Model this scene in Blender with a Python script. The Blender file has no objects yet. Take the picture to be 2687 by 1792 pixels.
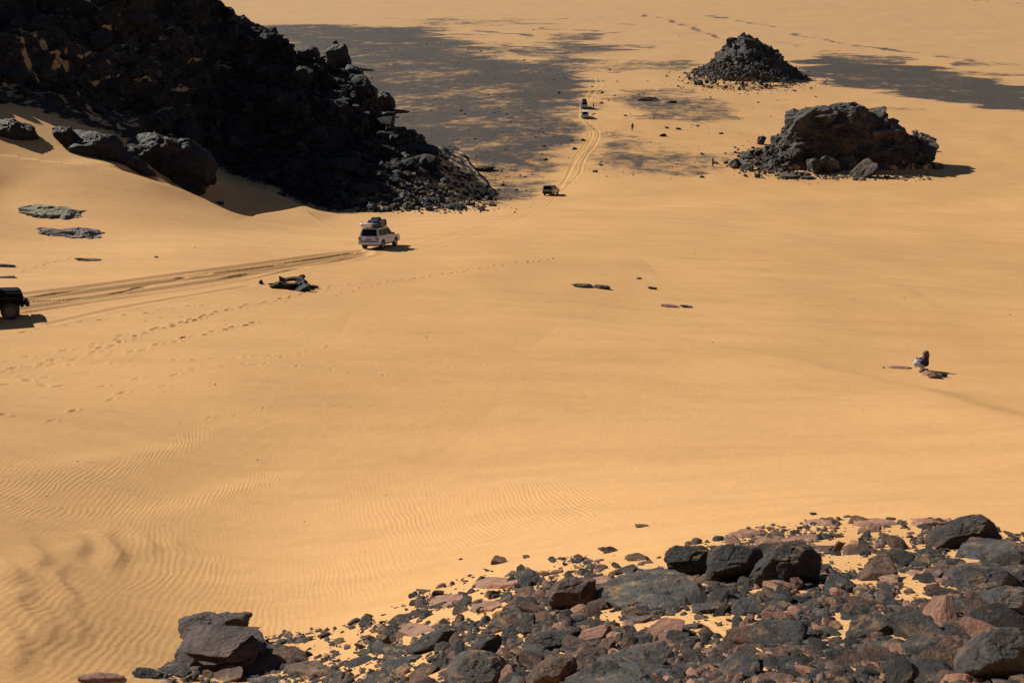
import bpy, bmesh, math, random
import numpy as np
from mathutils import Vector, Matrix, Euler
from mathutils.bvhtree import BVHTree

# ------------------------------------------------------------------ camera, sky, sun
SC = bpy.context.scene
COL = SC.collection
R = math.radians
W0, H0, F = 2687.0, 1792.0, 2612.0
PITCH = R(21.8)
CP, SP = math.cos(PITCH), math.sin(PITCH)
cam_d = bpy.data.cameras.new('camera'); cam = bpy.data.objects.new('camera', cam_d); COL.objects.link(cam)
cam_d.sensor_width = 36; cam_d.lens = F / W0 * 36; cam_d.clip_start = 0.2; cam_d.clip_end = 20000
cam.rotation_euler = (R(90) - PITCH, 0, 0)
SC.camera = cam

SUN_EL, SUN_AZ = R(32), R(33)           # azimuth: how far the shadows swing from +X toward the camera
sdir = Vector((-math.cos(SUN_EL) * math.cos(SUN_AZ), math.cos(SUN_EL) * math.sin(SUN_AZ), math.sin(SUN_EL)))
sun_d = bpy.data.lights.new('sun', 'SUN'); sun = bpy.data.objects.new('sun', sun_d); COL.objects.link(sun)
sun_d.energy = 5.0; sun_d.angle = R(0.53); sun_d.color = (1.0, 0.93, 0.80)
sun.rotation_euler = sdir.to_track_quat('Z', 'Y').to_euler()
world = bpy.data.worlds.new('World'); SC.world = world; world.use_nodes = True
wn = world.node_tree; wn.nodes.clear()
sky = wn.nodes.new('ShaderNodeTexSky'); sky.sky_type = 'NISHITA'; sky.sun_disc = False
sky.sun_elevation = SUN_EL; sky.sun_rotation = math.atan2(sdir.x, sdir.y)
sky.air_density = 0.8; sky.dust_density = 0.3; sky.altitude = 2000
bg = wn.nodes.new('ShaderNodeBackground'); bg.inputs[1].default_value = 0.05
wo = wn.nodes.new('ShaderNodeOutputWorld')
wn.links.new(sky.outputs[0], bg.inputs[0]); wn.links.new(bg.outputs[0], wo.inputs[0])
SC.view_settings.view_transform = 'Standard'; SC.view_settings.look = 'None'
SC.view_settings.exposure = 0.34; SC.view_settings.gamma = 1
SC.render.engine = 'CYCLES'

import time; _T = time.time()
# ------------------------------------------------------------------ noise
rng = np.random.RandomState(7)
PERM = np.concatenate([rng.permutation(256)] * 3)
GRAD = rng.normal(size=(256, 3)); GRAD /= np.linalg.norm(GRAD, axis=1)[:, None]
def perlin(P, seed=0):
    P = np.asarray(P, dtype=np.float64) + seed * 17.31
    I = np.floor(P).astype(np.int64); Fr = P - I; I &= 255
    U = Fr * Fr * Fr * (Fr * (Fr * 6 - 15) + 10)
    out = 0
    for dx in (0, 1):
        wx = U[:, 0] if dx else 1 - U[:, 0]
        for dy in (0, 1):
            wy = U[:, 1] if dy else 1 - U[:, 1]
            for dz in (0, 1):
                wz = U[:, 2] if dz else 1 - U[:, 2]
                h = PERM[PERM[PERM[(I[:, 0] + dx) & 255] + ((I[:, 1] + dy) & 255)] + ((I[:, 2] + dz) & 255)]
                g = GRAD[h]
                out = out + wx * wy * wz * (g[:, 0] * (Fr[:, 0] - dx) + g[:, 1] * (Fr[:, 1] - dy) + g[:, 2] * (Fr[:, 2] - dz))
    return out * 1.6
def fbm(P, octs=4, seed=0, gain=0.5):
    a, s, t = 1.0, 0.0, 0.0
    P = np.asarray(P, dtype=np.float64)
    for i in range(octs):
        s = s + a * perlin(P * (2.03 ** i), seed + i * 3); t += a; a *= gain
    return s / t * 1.3
def worley(P, seed=0):
    """distance to nearest and second nearest feature point, and a random value of the nearest cell"""
    P = np.asarray(P, dtype=np.float64) + seed * 11.7
    I = np.floor(P).astype(np.int64)
    f1 = np.full(len(P), 9.0); f2 = np.full(len(P), 9.0); cell = np.zeros(len(P))
    for dx in (-1, 0, 1):
        for dy in (-1, 0, 1):
            for dz in (-1, 0, 1):
                J = I + np.array([dx, dy, dz])
                h = PERM[PERM[PERM[J[:, 0] & 255] + (J[:, 1] & 255)] + (J[:, 2] & 255)]
                q = J + 0.5 + 0.42 * GRAD[h]
                d = np.sqrt(((P - q) ** 2).sum(1))
                nearer = d < f1
                f2 = np.where(nearer, f1, np.minimum(f2, d)); f1 = np.where(nearer, d, f1)
                cell = np.where(nearer, h / 255.0, cell)
    return f1, f2, cell
def sstep(a, b, x):
    t = np.clip((x - a) / (b - a), 0, 1); return t * t * (3 - 2 * t)
def v3(x, y, z=0.0):
    x = np.asarray(x, dtype=np.float64); y = np.asarray(y, dtype=np.float64)
    return np.stack([x, y, np.zeros_like(x) + z], -1)

# ------------------------------------------------------------------ ground shape
def unproj(px, py, D):
    return (D * (px - W0 / 2) / F, D * (CP + (H0 / 2 - py) / F * SP), D * ((H0 / 2 - py) / F * CP - SP))
def proj(P):
    P = np.asarray(P); D = P[..., 1] * CP - P[..., 2] * SP
    v = P[..., 1] * SP + P[..., 2] * CP
    return W0 / 2 + F * P[..., 0] / D, H0 / 2 - F * v / D
ctl = []
cols = (0, 600, 1343, 2000, 2687)
for y, ds in ((1792, (11.7, 15.0, 10.2, 8.8, 8.2)), (1600, (14.7, 19.3, 14.2, 11.6, 10.5)), (1400, (20.4, 26.0, 23.2, 18.8, 16.5)),
              (1200, (28.4, 33.0, 32.2, 30.5, 29.0)), (1000, (40, 41, 42, 44, 47)), (840, (53, 55, 57, 61, 66)), (740, (65, 68, 71, 76, 84)),
              (652, (80, 84, 88, 96, 108)), (590, (90, 98, 108, 122, 138)), (550, (98, 108, 133, 150, 163)),
              (520, (103, None, 165, 174, 179))):
    for x, d in zip(cols, ds):
        if d: ctl.append(unproj(x, y, d))
for x, y, d in ((0, 450, 104), (0, 395, 108), (190, 425, 107), (350, 462, 107), (470, 500, 107), (590, 560, 104), (640, 480, 138), (560, 440, 142),
                (760, 545, 119), (960, 552, 126), (1200, 557, 134), (0, 275, 118), (190, 318, 121), (330, 362, 125), (-400, 300, 104), (-400, 600, 80),
                (870, 470, 150)):
    ctl.append(unproj(x, y, d))
for X, Y in ((-90, 260), (-60, 230), (-20, 200), (0, 185), (0, 230), (0, 280), (30, 200), (70, 200), (70, 270), (130, 230), (-150, 400), (0, 400),
             (150, 400), (-300, 800), (0, 800), (300, 800), (-1500, 2500), (0, 2500), (1500, 2500), (0, 9000), (6000, 9000), (-6000, 9000)):
    ctl.append((X, Y, -43.0))
for X, z in ((-8, -3.2), (-3, -3.0), (0, -3.0), (3, -2.9), (8, -2.8)): ctl.append((X, 3.2, z))
for X, z in ((-6, -1.7), (0, -1.7), (6, -1.7)): ctl.append((X, 0.8, z))
CT = np.array(ctl)
def fan(X, Y): return X / Y * 1.4, np.log(Y)
ca, cb = fan(CT[:, 0], CT[:, 1])
def tps(r2): return np.where(r2 > 1e-12, r2 * np.log(np.maximum(r2, 1e-12)), 0)
NCT = len(CT)
K = tps((ca[:, None] - ca[None]) ** 2 + (cb[:, None] - cb[None]) ** 2) + np.eye(NCT) * 0.004
Q = np.stack([np.ones(NCT), ca, cb], 1)
A = np.block([[K, Q], [Q.T, np.zeros((3, 3))]])
WT = np.linalg.solve(A, np.concatenate([np.log(-CT[:, 2]), np.zeros(3)]))
def base_h(X, Y):
    a, b = fan(X, Y); s = WT[NCT] + WT[NCT + 1] * a + WT[NCT + 2] * b
    for i in range(NCT): s = s + WT[i] * tps((a - ca[i]) ** 2 + (b - cb[i]) ** 2)
    return -np.exp(s)
MOUNDS = []; CRESTS = []; RIDGES = []
def height(X, Y):
    X = np.atleast_1d(np.asarray(X, float)); Y = np.atleast_1d(np.asarray(Y, float))
    Yc = np.maximum(Y, 0.5)
    z = base_h(X, Yc)
    basin = sstep(160, 200, Y)
    z = z + perlin(v3(X / 26, Y / 26), 1) * 0.55 * sstep(25, 60, Y) * (1 - 0.5 * basin) + perlin(v3(X / 7, Y / 9), 2) * 0.10 * sstep(10, 30, Y)
    for (pl, dep_, wid) in CRESTS:      # ground drops away on the far side of a dune crest
        if Y.max() < 60 or Y.min() > 260: break
        best = np.full(X.shape, 1e9); sgn = np.zeros(X.shape); tt = np.zeros(X.shape)
        for i_ in range(len(pl) - 1):
            x1, y1, x2, y2 = *pl[i_], *pl[i_ + 1]; L2 = (x2 - x1) ** 2 + (y2 - y1) ** 2
            t_ = np.clip(((X - x1) * (x2 - x1) + (Y - y1) * (y2 - y1)) / L2, 0, 1)
            dx_, dy_ = X - x1 - t_ * (x2 - x1), Y - y1 - t_ * (y2 - y1); d_ = np.hypot(dx_, dy_)
            m_ = d_ < best; best = np.where(m_, d_, best); sgn = np.where(m_, dy_ * (x2 - x1) - dx_ * (y2 - y1), sgn); tt = np.where(m_, (i_ + t_) / (len(pl) - 1), tt)
        amt = np.sin(np.clip(tt, .02, .98) * math.pi) ** .6
        side_ = np.where(sgn > 0, 1.0, 0.0)
        z = z - side_ * amt * dep_ * sstep(0, wid, best) * (1 - sstep(wid * 1.6, wid * 4.5, best)) + amt * .35 * np.exp(-(best / 2.5) ** 2)
    for (pl, amp_, wid) in RIDGES:
        if Y.max() < 20 or Y.min() > 160: break
        best = np.full(X.shape, 1e9); sg_ = np.ones(X.shape); tt = np.zeros(X.shape)
        for i_ in range(len(pl) - 1):
            x1, y1, x2, y2 = *pl[i_], *pl[i_ + 1]; L2 = (x2 - x1) ** 2 + (y2 - y1) ** 2
            t_ = np.clip(((X - x1) * (x2 - x1) + (Y - y1) * (y2 - y1)) / L2, 0, 1)
            dx_, dy_ = X - x1 - t_ * (x2 - x1), Y - y1 - t_ * (y2 - y1); d_ = np.hypot(dx_, dy_)
            m_ = d_ < best; best = np.where(m_, d_, best); sg_ = np.where(m_, np.sign(dy_ * (x2 - x1) - dx_ * (y2 - y1)), sg_); tt = np.where(m_, (i_ + t_) / (len(pl) - 1), tt)
        z = z + amp_ * np.sin(np.clip(tt, .01, .99) * math.pi) ** .5 * np.where(sg_ > 0, np.exp(-(best / wid) ** 2), np.exp(-(best / (wid * 2.6)) ** 2))
    z = z + perlin(v3(X / 300, Y / 300), 5) * 4 * sstep(500, 1200, Y)
    for (mx, my, sx, sy, a) in MOUNDS:
        rl = math.hypot(mx, my); ux, uy = mx / rl, my / rl; dx_, dy_ = X - mx, Y - my; al = dx_ * ux + dy_ * uy; ac = dx_ * uy - dy_ * ux
        ac = ac + .10 * np.sin(al * 2.2 + mx * 3)
        z = z + a * np.exp(-(ac / np.where(ac > 0, sx * .8, sx * 1.7)) ** 2 - (al / sy) ** 2)
    return z
_D = np.exp(np.linspace(math.log(5), math.log(6000), 170))
def ground(px, py):
    D_ = _D
    for it in range(3):
        X, Y, Z = unproj(px, py, D_)
        d = Z - height(X, Y); neg = d < 0
        i = int(np.argmax(neg)) if neg.any() else len(D_) - 1
        i = max(i, 1)
        if it < 2: D_ = np.linspace(D_[i - 1], D_[i], 14)
    t = d[i - 1] / (d[i - 1] - d[i]) if d[i - 1] != d[i] else 0.5
    Dv = D_[i - 1] + (D_[i] - D_[i - 1]) * min(max(t, 0), 1)
    x, y, z = unproj(px, py, Dv)
    return Vector((x, y, float(height(x, y)[0]))), F / Dv          # point, source pixels per metre
def ground_many(px, py):
    px = np.asarray(px, float); py = np.asarray(py, float); lo = np.full(px.shape, 6.0); hi = np.full(px.shape, 3000.0)
    # march, then bisect, so that the first crossing is found
    Ds = np.exp(np.linspace(math.log(7), math.log(3000), 70)); done = np.zeros(px.shape, bool)
    for D_ in Ds:
        X, Y, Z = unproj(px, py, D_); b_ = Z < height(X, Y); new = b_ & ~done
        hi = np.where(new, D_, hi); lo = np.where(~done & ~b_, D_, lo); done |= b_
    for k in range(14):
        m_ = (lo + hi) / 2; X, Y, Z = unproj(px, py, m_); b_ = Z < height(X, Y); hi = np.where(b_, m_, hi); lo = np.where(b_, lo, m_)
    X, Y, Z = unproj(px, py, hi); return X, Y, height(X, Y), F / hi
for pts, dep_, wid in (([(250, 440), (330, 460), (400, 482), (470, 503), (530, 528), (600, 560), (650, 572)], 2.4, 5.0),
                       ([(620, 478), (680, 500), (740, 526), (800, 552)], 1.8, 4.5)):
    CRESTS.append(([ground(x, y)[0][:2] for x, y in pts], dep_, wid))
_new = []
for pts, a_, w_ in (([(900, 838), (1150, 850), (1480, 866), (1720, 904), (2100, 975), (2400, 1040), (2690, 1125), (2900, 1190)], .46, 1.7), ([(1150, 690), (1500, 682), (1700, 690)], .22, 2.5),
                    ([(1700, 740), (2100, 742), (2400, 760)], .22, 3.0), ([(0, 1255), (300, 1210), (620, 1150)], .10, .9), ([(300, 1390), (640, 1290), (900, 1230)], .10, .9),
                    ([(200, 940), (700, 1010), (1300, 1080)], .14, 2.5)):
    _new.append(([ground(x, y)[0][:2] for x, y in pts], a_, w_))
RIDGES += _new
for px, py, sx, sy, a in ((95, 1470, .28, 1.1, .13), (165, 1530, .22, 1.2, .10), (205, 1440, .30, .9, .13), (295, 1450, .30, 1.2, .16),
                          (385, 1425, .26, .6, .08), (60, 1580, .25, 1.0, .10), (110, 1640, .3, 1.0, .10), (20, 1690, .3, 1.0, .12),
                          (470, 1430, .3, .4, .05), (20, 1500, .3, .8, .10), (185, 1640, .25, .9, .07)):
    g, s = ground(px, py); MOUNDS.append((g.x, g.y, sx * .75, sy * 1.25, a * .60))

# ------------------------------------------------------------------ helpers
def tag(o, label=None, cat=None, group=None, kind=None):
    if label: o['label'] = label
    if cat: o['category'] = cat
    if group: o['group'] = group
    if kind: o['kind'] = kind
    return o
def mesh_np(name, V, faces, mat=None, smooth=False):
    me = bpy.data.meshes.new(name)
    V = np.asarray(V, dtype=np.float32); faces = np.asarray(faces, dtype=np.int32)
    k = faces.shape[1]; nf = len(faces)
    me.vertices.add(len(V)); me.vertices.foreach_set('co', V.ravel())
    me.loops.add(nf * k); me.loops.foreach_set('vertex_index', faces.ravel())
    me.polygons.add(nf); me.polygons.foreach_set('loop_start', np.arange(0, nf * k, k, dtype=np.int32))
    me.polygons.foreach_set('loop_total', np.full(nf, k, dtype=np.int32))
    me.polygons.foreach_set('use_smooth', np.full(nf, smooth, dtype=bool))
    if mat: me.materials.append(mat)
    me.update(calc_edges=True)
    return me
def link(name, me, parent=None, loc=None):
    o = bpy.data.objects.new(name, me); COL.objects.link(o)
    if parent: o.parent = parent
    if loc is not None: o.location = loc
    return o
def grid_faces(nu, nv):
    i = np.arange(nu * nv).reshape(nv, nu)
    return np.stack([i[:-1, :-1], i[:-1, 1:], i[1:, 1:], i[1:, :-1]], -1).reshape(-1, 4)
def attr(me, name, arr):
    a = me.attributes.new(name, 'FLOAT', 'POINT'); a.data.foreach_set('value', np.asarray(arr, dtype=np.float32).ravel())

# ------------------------------------------------------------------ materials
def newmat(name):
    m = bpy.data.materials.new(name); m.use_nodes = True
    nt = m.node_tree; b = nt.nodes['Principled BSDF']
    return m, nt, b
def N(nt, t, **kw):
    nd = nt.nodes.new(t)
    for k, v in kw.items(): setattr(nd, k, v)
    return nd
def mixc(nt, fac, a, b):
    m = N(nt, 'ShaderNodeMix', data_type='RGBA')
    if hasattr(fac, 'links'): nt.links.new(fac, m.inputs[0])
    else: m.inputs[0].default_value = fac
    for s, c in ((m.inputs[6], a), (m.inputs[7], b)):
        if hasattr(c, 'links'): nt.links.new(c, s)
        else: s.default_value = (*c, 1)
    return m.outputs[2]
def math_n(nt, op, a, b=None, clamp=False):
    m = N(nt, 'ShaderNodeMath', operation=op, use_clamp=clamp)
    for s, c in zip(m.inputs, (a, b)):
        if c is None: continue
        if hasattr(c, 'links'): nt.links.new(c, s)
        else: s.default_value = c
    return m.outputs[0]
def noise_n(nt, vec, scale, detail=4, rough=0.55):
    t = N(nt, 'ShaderNodeTexNoise'); t.inputs['Scale'].default_value = scale; t.inputs['Detail'].default_value = detail
    t.inputs['Roughness'].default_value = rough
    if vec is not None: nt.links.new(vec, t.inputs['Vector'])
    return t.outputs[0]
def ramp(nt, fac, lo, hi):
    m = N(nt, 'ShaderNodeMapRange', interpolation_type='SMOOTHSTEP'); nt.links.new(fac, m.inputs[0])
    m.inputs[1].default_value = lo; m.inputs[2].default_value = hi
    return m.outputs[0]
SAND = (0.61, 0.350, 0.150); SAND2 = (0.54, 0.298, 0.124)
def sand_colour(nt, pos):
    a = ramp(nt, noise_n(nt, pos, 0.05, 7, 0.65), 0.32, 0.68)
    c = mixc(nt, a, SAND, SAND2)
    mps = N(nt, 'ShaderNodeMapping'); mps.inputs['Scale'].default_value = (0.10, 0.45, 0.3); mps.inputs['Rotation'].default_value = (0, 0, 0.12); nt.links.new(pos, mps.inputs[0])
    st = ramp(nt, noise_n(nt, mps.outputs[0], 1.0, 7, 0.7), 0.42, 0.68)
    c = mixc(nt, math_n(nt, 'MULTIPLY', st, 0.42), c, (0.44, 0.25, 0.108))
    gr = ramp(nt, noise_n(nt, pos, 5.0, 3, 0.9), 0.60, 0.72)
    c = mixc(nt, math_n(nt, 'MULTIPLY', gr, 0.22), c, (0.25, 0.15, 0.08))
    g = ramp(nt, noise_n(nt, pos, 9.0, 6, 0.75), 0.35, 0.65)
    c = mixc(nt, math_n(nt, 'MULTIPLY', g, 0.16), c, (0.40, 0.20, 0.07))
    g2 = ramp(nt, noise_n(nt, pos, 1.1, 8, 0.8), 0.42, 0.62)
    return mixc(nt, math_n(nt, 'MULTIPLY', g2, 0.12), c, (0.74, 0.43, 0.16))
def ground_material():
    m, nt, b = newmat('wind_blown_sand')
    pos = N(nt, 'ShaderNodeNewGeometry').outputs['Position']
    def at(n_): a = N(nt, 'ShaderNodeAttribute'); a.attribute_name = n_; return a.outputs['Fac']
    c = sand_colour(nt, pos)
    # dark gravel lying on the sand
    mp = N(nt, 'ShaderNodeMapping'); mp.inputs['Scale'].default_value = (0.8, 0.8, 1.0); nt.links.new(pos, mp.inputs[0])
    gn = noise_n(nt, mp.outputs[0], 0.35, 9, 0.72)
    gbig = noise_n(nt, mp.outputs[0], 0.06, 8, 0.7)
    gv = math_n(nt, 'ADD', at('gravel'), math_n(nt, 'MULTIPLY', math_n(nt, 'SUBTRACT', gn, 0.5), 1.9))
    gv = math_n(nt, 'ADD', gv, math_n(nt, 'MULTIPLY', math_n(nt, 'SUBTRACT', gbig, 0.5), 2.4))
    gv = math_n(nt, 'MULTIPLY', gv, ramp(nt, at('gravel'), 0.02, 0.3))
    gv = math_n(nt, 'MAXIMUM', gv, math_n(nt, 'MULTIPLY', at('gravel'), 0.34))
    gm = math_n(nt, 'MULTIPLY', ramp(nt, gv, 0.10, 0.92), 0.96)
    gc = mixc(nt, ramp(nt, noise_n(nt, pos, 1.5, 8, 0.8), 0.35, 0.65), (0.032, 0.034, 0.038), (0.082, 0.074, 0.068))
    c = mixc(nt, math_n(nt, 'MULTIPLY', at('basin'), 0.75), c, mixc(nt, ramp(nt, gbig, .35, .65), (0.46, 0.285, 0.145), (0.52, 0.31, 0.145)))  # basin sand greyed with distance: some gravel, and haze and edge dimming painted in
    c = mixc(nt, gm, c, gc)
    c = mixc(nt, math_n(nt, 'MULTIPLY', at('track'), 0.85, True), c, (0.60, 0.35, 0.125))
    c = mixc(nt, at('print_shade'), c, (0.27, 0.145, 0.06))  # shade in the footprint dents, painted as darker sand
    nt.links.new(c, b.inputs['Base Color'])
    b.inputs['Roughness'].default_value = 0.95; b.inputs['Specular IOR Level'].default_value = 0.15
    rip = math_n(nt, 'MULTIPLY', math_n(nt, 'SINE', at('phase')), at('ripple'))
    rip = math_n(nt, 'MULTIPLY', rip, 0.0034)
    fine = math_n(nt, 'MULTIPLY', noise_n(nt, pos, 14, 5, 0.7), 0.0045)
    grain = math_n(nt, 'MULTIPLY', noise_n(nt, pos, 1.6, 8, 0.75), 0.035)
    rough = math_n(nt, 'MULTIPLY', math_n(nt, 'MULTIPLY', noise_n(nt, pos, 2.2, 8, 0.8), at('gravel')), 0.25)
    hsum = math_n(nt, 'ADD', math_n(nt, 'ADD', rip, rough), math_n(nt, 'ADD', fine, grain))
    bp = N(nt, 'ShaderNodeBump'); bp.inputs['Strength'].default_value = 1.0; bp.inputs['Distance'].default_value = 1.0
    nt.links.new(hsum, bp.inputs['Height']); nt.links.new(bp.outputs[0], b.inputs['Normal'])
    return m
def rock_material(name, c1, c2, c3, scale=1.0, strata=0.5, dust=0.0, rough=0.75, bump=0.05, sand_attr=False, dustcol=(0.50, 0.29, 0.11)):
    """c1 desert varnish, c2 weathered tone, c3 fresh broken faces"""
    m, nt, b = newmat(name)
    tc = N(nt, 'ShaderNodeTexCoord'); vec = tc.outputs['Object']
    oi = N(nt, 'ShaderNodeObjectInfo')
    off = N(nt, 'ShaderNodeVectorMath', operation='ADD'); nt.links.new(vec, off.inputs[0])
    sc = N(nt, 'ShaderNodeVectorMath', operation='SCALE'); sc.inputs[3].default_value = 40
    cmb = N(nt, 'ShaderNodeCombineXYZ'); nt.links.new(oi.outputs['Random'], cmb.inputs[0]); nt.links.new(oi.outputs['Random'], cmb.inputs[2])
    nt.links.new(cmb.outputs[0], sc.inputs[0]); nt.links.new(sc.outputs[0], off.inputs[1])
    v = off.outputs[0]
    a = ramp(nt, noise_n(nt, v, 2.2 * scale, 8, 0.65), 0.36, 0.66)
    c = mixc(nt, a, c1, c2)
    f = ramp(nt, noise_n(nt, v, 1.3 * scale, 6, 0.7), 0.56, 0.66)
    c = mixc(nt, math_n(nt, 'MULTIPLY', f, 0.8), c, c3)
    sp = ramp(nt, noise_n(nt, v, 16 * scale, 4, 0.8), 0.5, 0.72)
    c = mixc(nt, math_n(nt, 'MULTIPLY', sp, 0.4), c, tuple(min(1, x * 2.2) for x in c2))
    mp = N(nt, 'ShaderNodeMapping'); mp.inputs['Scale'].default_value = (0.6, 0.6, 9.0); mp.inputs['Rotation'].default_value = (0.15, 0.1, 0)
    nt.links.new(v, mp.inputs[0])
    st = noise_n(nt, mp.outputs[0], 1.6 * scale, 5, 0.6)
    if strata > 0:
        c = mixc(nt, math_n(nt, 'MULTIPLY', ramp(nt, st, 0.55, 0.7), 0.5 * strata), c, c1)
    if dust > 0 or sand_attr:
        nz = N(nt, 'ShaderNodeSeparateXYZ'); nt.links.new(N(nt, 'ShaderNodeNewGeometry').outputs['Normal'], nz.inputs[0])
        up = ramp(nt, nz.outputs[2], 0.80, 0.97)
        dn = ramp(nt, noise_n(nt, v, 3.0 * scale, 6, 0.7), 0.52, 0.64)
        d = math_n(nt, 'MULTIPLY', math_n(nt, 'MULTIPLY', up, dn), dust)
        if sand_attr:
            at = N(nt, 'ShaderNodeAttribute'); at.attribute_name = 'sand'
            d = math_n(nt, 'MAXIMUM', d, ramp(nt, at.outputs['Fac'], 0.35, 0.65))
        c = mixc(nt, d, c, dustcol)
    nt.links.new(c, b.inputs['Base Color'])
    b.inputs['Roughness'].default_value = rough; b.inputs['Specular IOR Level'].default_value = 0.45
    a_noise = noise_n(nt, v, 0.9 * scale, 3, 0.6)
    vo = N(nt, 'ShaderNodeTexVoronoi', feature='DISTANCE_TO_EDGE'); vo.inputs['Scale'].default_value = 3.2 * scale; nt.links.new(v, vo.inputs['Vector'])
    crack = math_n(nt, 'MULTIPLY', math_n(nt, 'MULTIPLY', ramp(nt, vo.outputs['Distance'], 0.0, 0.06), ramp(nt, a_noise, 0.48, 0.62)), 0.12)
    h = math_n(nt, 'ADD', math_n(nt, 'MULTIPLY', noise_n(nt, v, 5 * scale, 9, 0.72), 1.0), math_n(nt, 'MULTIPLY', st, 0.7 * strata))
    h = math_n(nt, 'ADD', h, crack)
    bp = N(nt, 'ShaderNodeBump'); bp.inputs['Strength'].default_value = 1.0; bp.inputs['Distance'].default_value = bump / scale
    nt.links.new(h, bp.inputs['Height']); nt.links.new(bp.outputs[0], b.inputs['Normal'])
    return m
def plain(name, col, rough=0.5, metal=0.0, spec=0.5, coat=0.0, dirt=0.25, dirtcol=(0.35, 0.22, 0.11)):
    m, nt, b = newmat(name)
    tc = N(nt, 'ShaderNodeTexCoord').outputs['Object']
    f = ramp(nt, noise_n(nt, tc, 2.5, 6, 0.7), 0.4, 0.75)
    c = mixc(nt, math_n(nt, 'MULTIPLY', f, dirt), col, dirtcol)
    nt.links.new(c, b.inputs['Base Color'])
    b.inputs['Roughness'].default_value = rough; b.inputs['Metallic'].default_value = metal
    b.inputs['Specular IOR Level'].default_value = spec; b.inputs['Coat Weight'].default_value = coat
    return m
M = {}
M['ground'] = ground_material()
M['dark'] = rock_material('dark_varnished_rock', (0.012, 0.011, 0.0112), (0.033, 0.029, 0.028), (0.095, 0.052, 0.034), 1.0, 0.6, 0.35, bump=0.07)
M['grey'] = rock_material('grey_slab_rock', (0.024, 0.023, 0.024), (0.062, 0.056, 0.054), (0.13, 0.078, 0.052), 1.0, 0.4, 0.4, bump=0.055)
M['brown'] = rock_material('brown_broken_rock', (0.045, 0.028, 0.022), (0.14, 0.072, 0.045), (0.022, 0.018, 0.017), 1.0, 0.7, 0.35, bump=0.07)
M['pink'] = rock_material('pink_sandstone', (0.20, 0.10, 0.068), (0.32, 0.165, 0.11), (0.08, 0.05, 0.04), 0.8, 0.6, 0.5, bump=0.05)
M['stack'] = rock_material('layered_red_black_rock', (0.03, 0.022, 0.022), (0.105, 0.066, 0.058), (0.16, 0.10, 0.085), 0.8, 1.0, 0.0, bump=0.06)
M['green'] = rock_material('greenish_weathered_rock', (0.05, 0.055, 0.045), (0.26, 0.24, 0.13), (0.09, 0.09, 0.07), 0.8, 1.0, 0.2, bump=0.12)
M['mauve'] = rock_material('mauve_bedded_rock', (0.06, 0.055, 0.06), (0.20, 0.15, 0.125), (0.25, 0.21, 0.12), 0.4, 1.0, 0.3, bump=0.12)
M['far'] = rock_material('dark_outcrop_rock', (0.022, 0.020, 0.019), (0.078, 0.067, 0.058), (0.17, 0.115, 0.075), 0.16, 0.8, 0.3, bump=0.08, sand_attr=True)
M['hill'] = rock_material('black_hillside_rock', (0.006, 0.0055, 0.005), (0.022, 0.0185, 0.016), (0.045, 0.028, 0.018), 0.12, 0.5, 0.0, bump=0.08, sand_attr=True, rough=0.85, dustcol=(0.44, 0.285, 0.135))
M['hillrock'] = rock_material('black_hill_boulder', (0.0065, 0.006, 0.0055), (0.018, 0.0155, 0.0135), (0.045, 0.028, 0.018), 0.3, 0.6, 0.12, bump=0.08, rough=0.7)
M['gravel'] = rock_material('dark_gravel', (0.035, 0.030, 0.028), (0.085, 0.062, 0.050), (0.20, 0.11, 0.08), 3.0, 0.0, 0.0)

# ------------------------------------------------------------------ terrain mesh
def row_positions():
    ys = np.arange(1850, 40, -2.1)
    Yc = []
    for y in ys[::6]: Yc.append(ground(1343, y)[0].y)
    Yc = np.interp(ys, ys[::6][::-1], np.array(Yc)[::-1])
    Yc = np.maximum.accumulate(Yc)
    keep = [Yc[0]]
    for v in Yc[1:]:
        if v > keep[-1] * 1.0004: keep.append(v)
    a = np.exp(np.linspace(math.log(0.8), math.log(keep[0]), 60))[:-1]
    c = np.exp(np.linspace(math.log(keep[-1]), math.log(14000), 150))[1:]
    # cap the largest gaps
    mid = []
    for p, q in zip(keep[:-1], keep[1:]):
        k = max(1, int(math.ceil((q - p) / ((0.0024 if 45 < p < 105 else 0.0042) * p + 0.02))))
        mid += list(np.linspace(p, q, k, endpoint=False))
    return np.concatenate([a, mid, [keep[-1]], c])
ROWS = row_positions()
core = np.linspace(-0.62, 0.62, 1320)
side = 0.62 + (np.exp(np.linspace(0, math.log(9), 60)) - 1)[1:] * 0.35
COLS = np.concatenate([-side[::-1], core, side])
print('terrain grid', len(ROWS), len(COLS))
GX = ROWS[:, None] * COLS[None]; GY = np.repeat(ROWS[:, None], len(COLS), 1)
GZ = height(GX.ravel(), GY.ravel()).reshape(GX.shape)
grav = np.zeros_like(GX); track = np.zeros_like(GX); print_shade = np.zeros_like(GX)
def rowslice(y0, y1): return slice(int(np.searchsorted(ROWS, y0)), int(np.searchsorted(ROWS, y1)) + 1)
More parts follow.
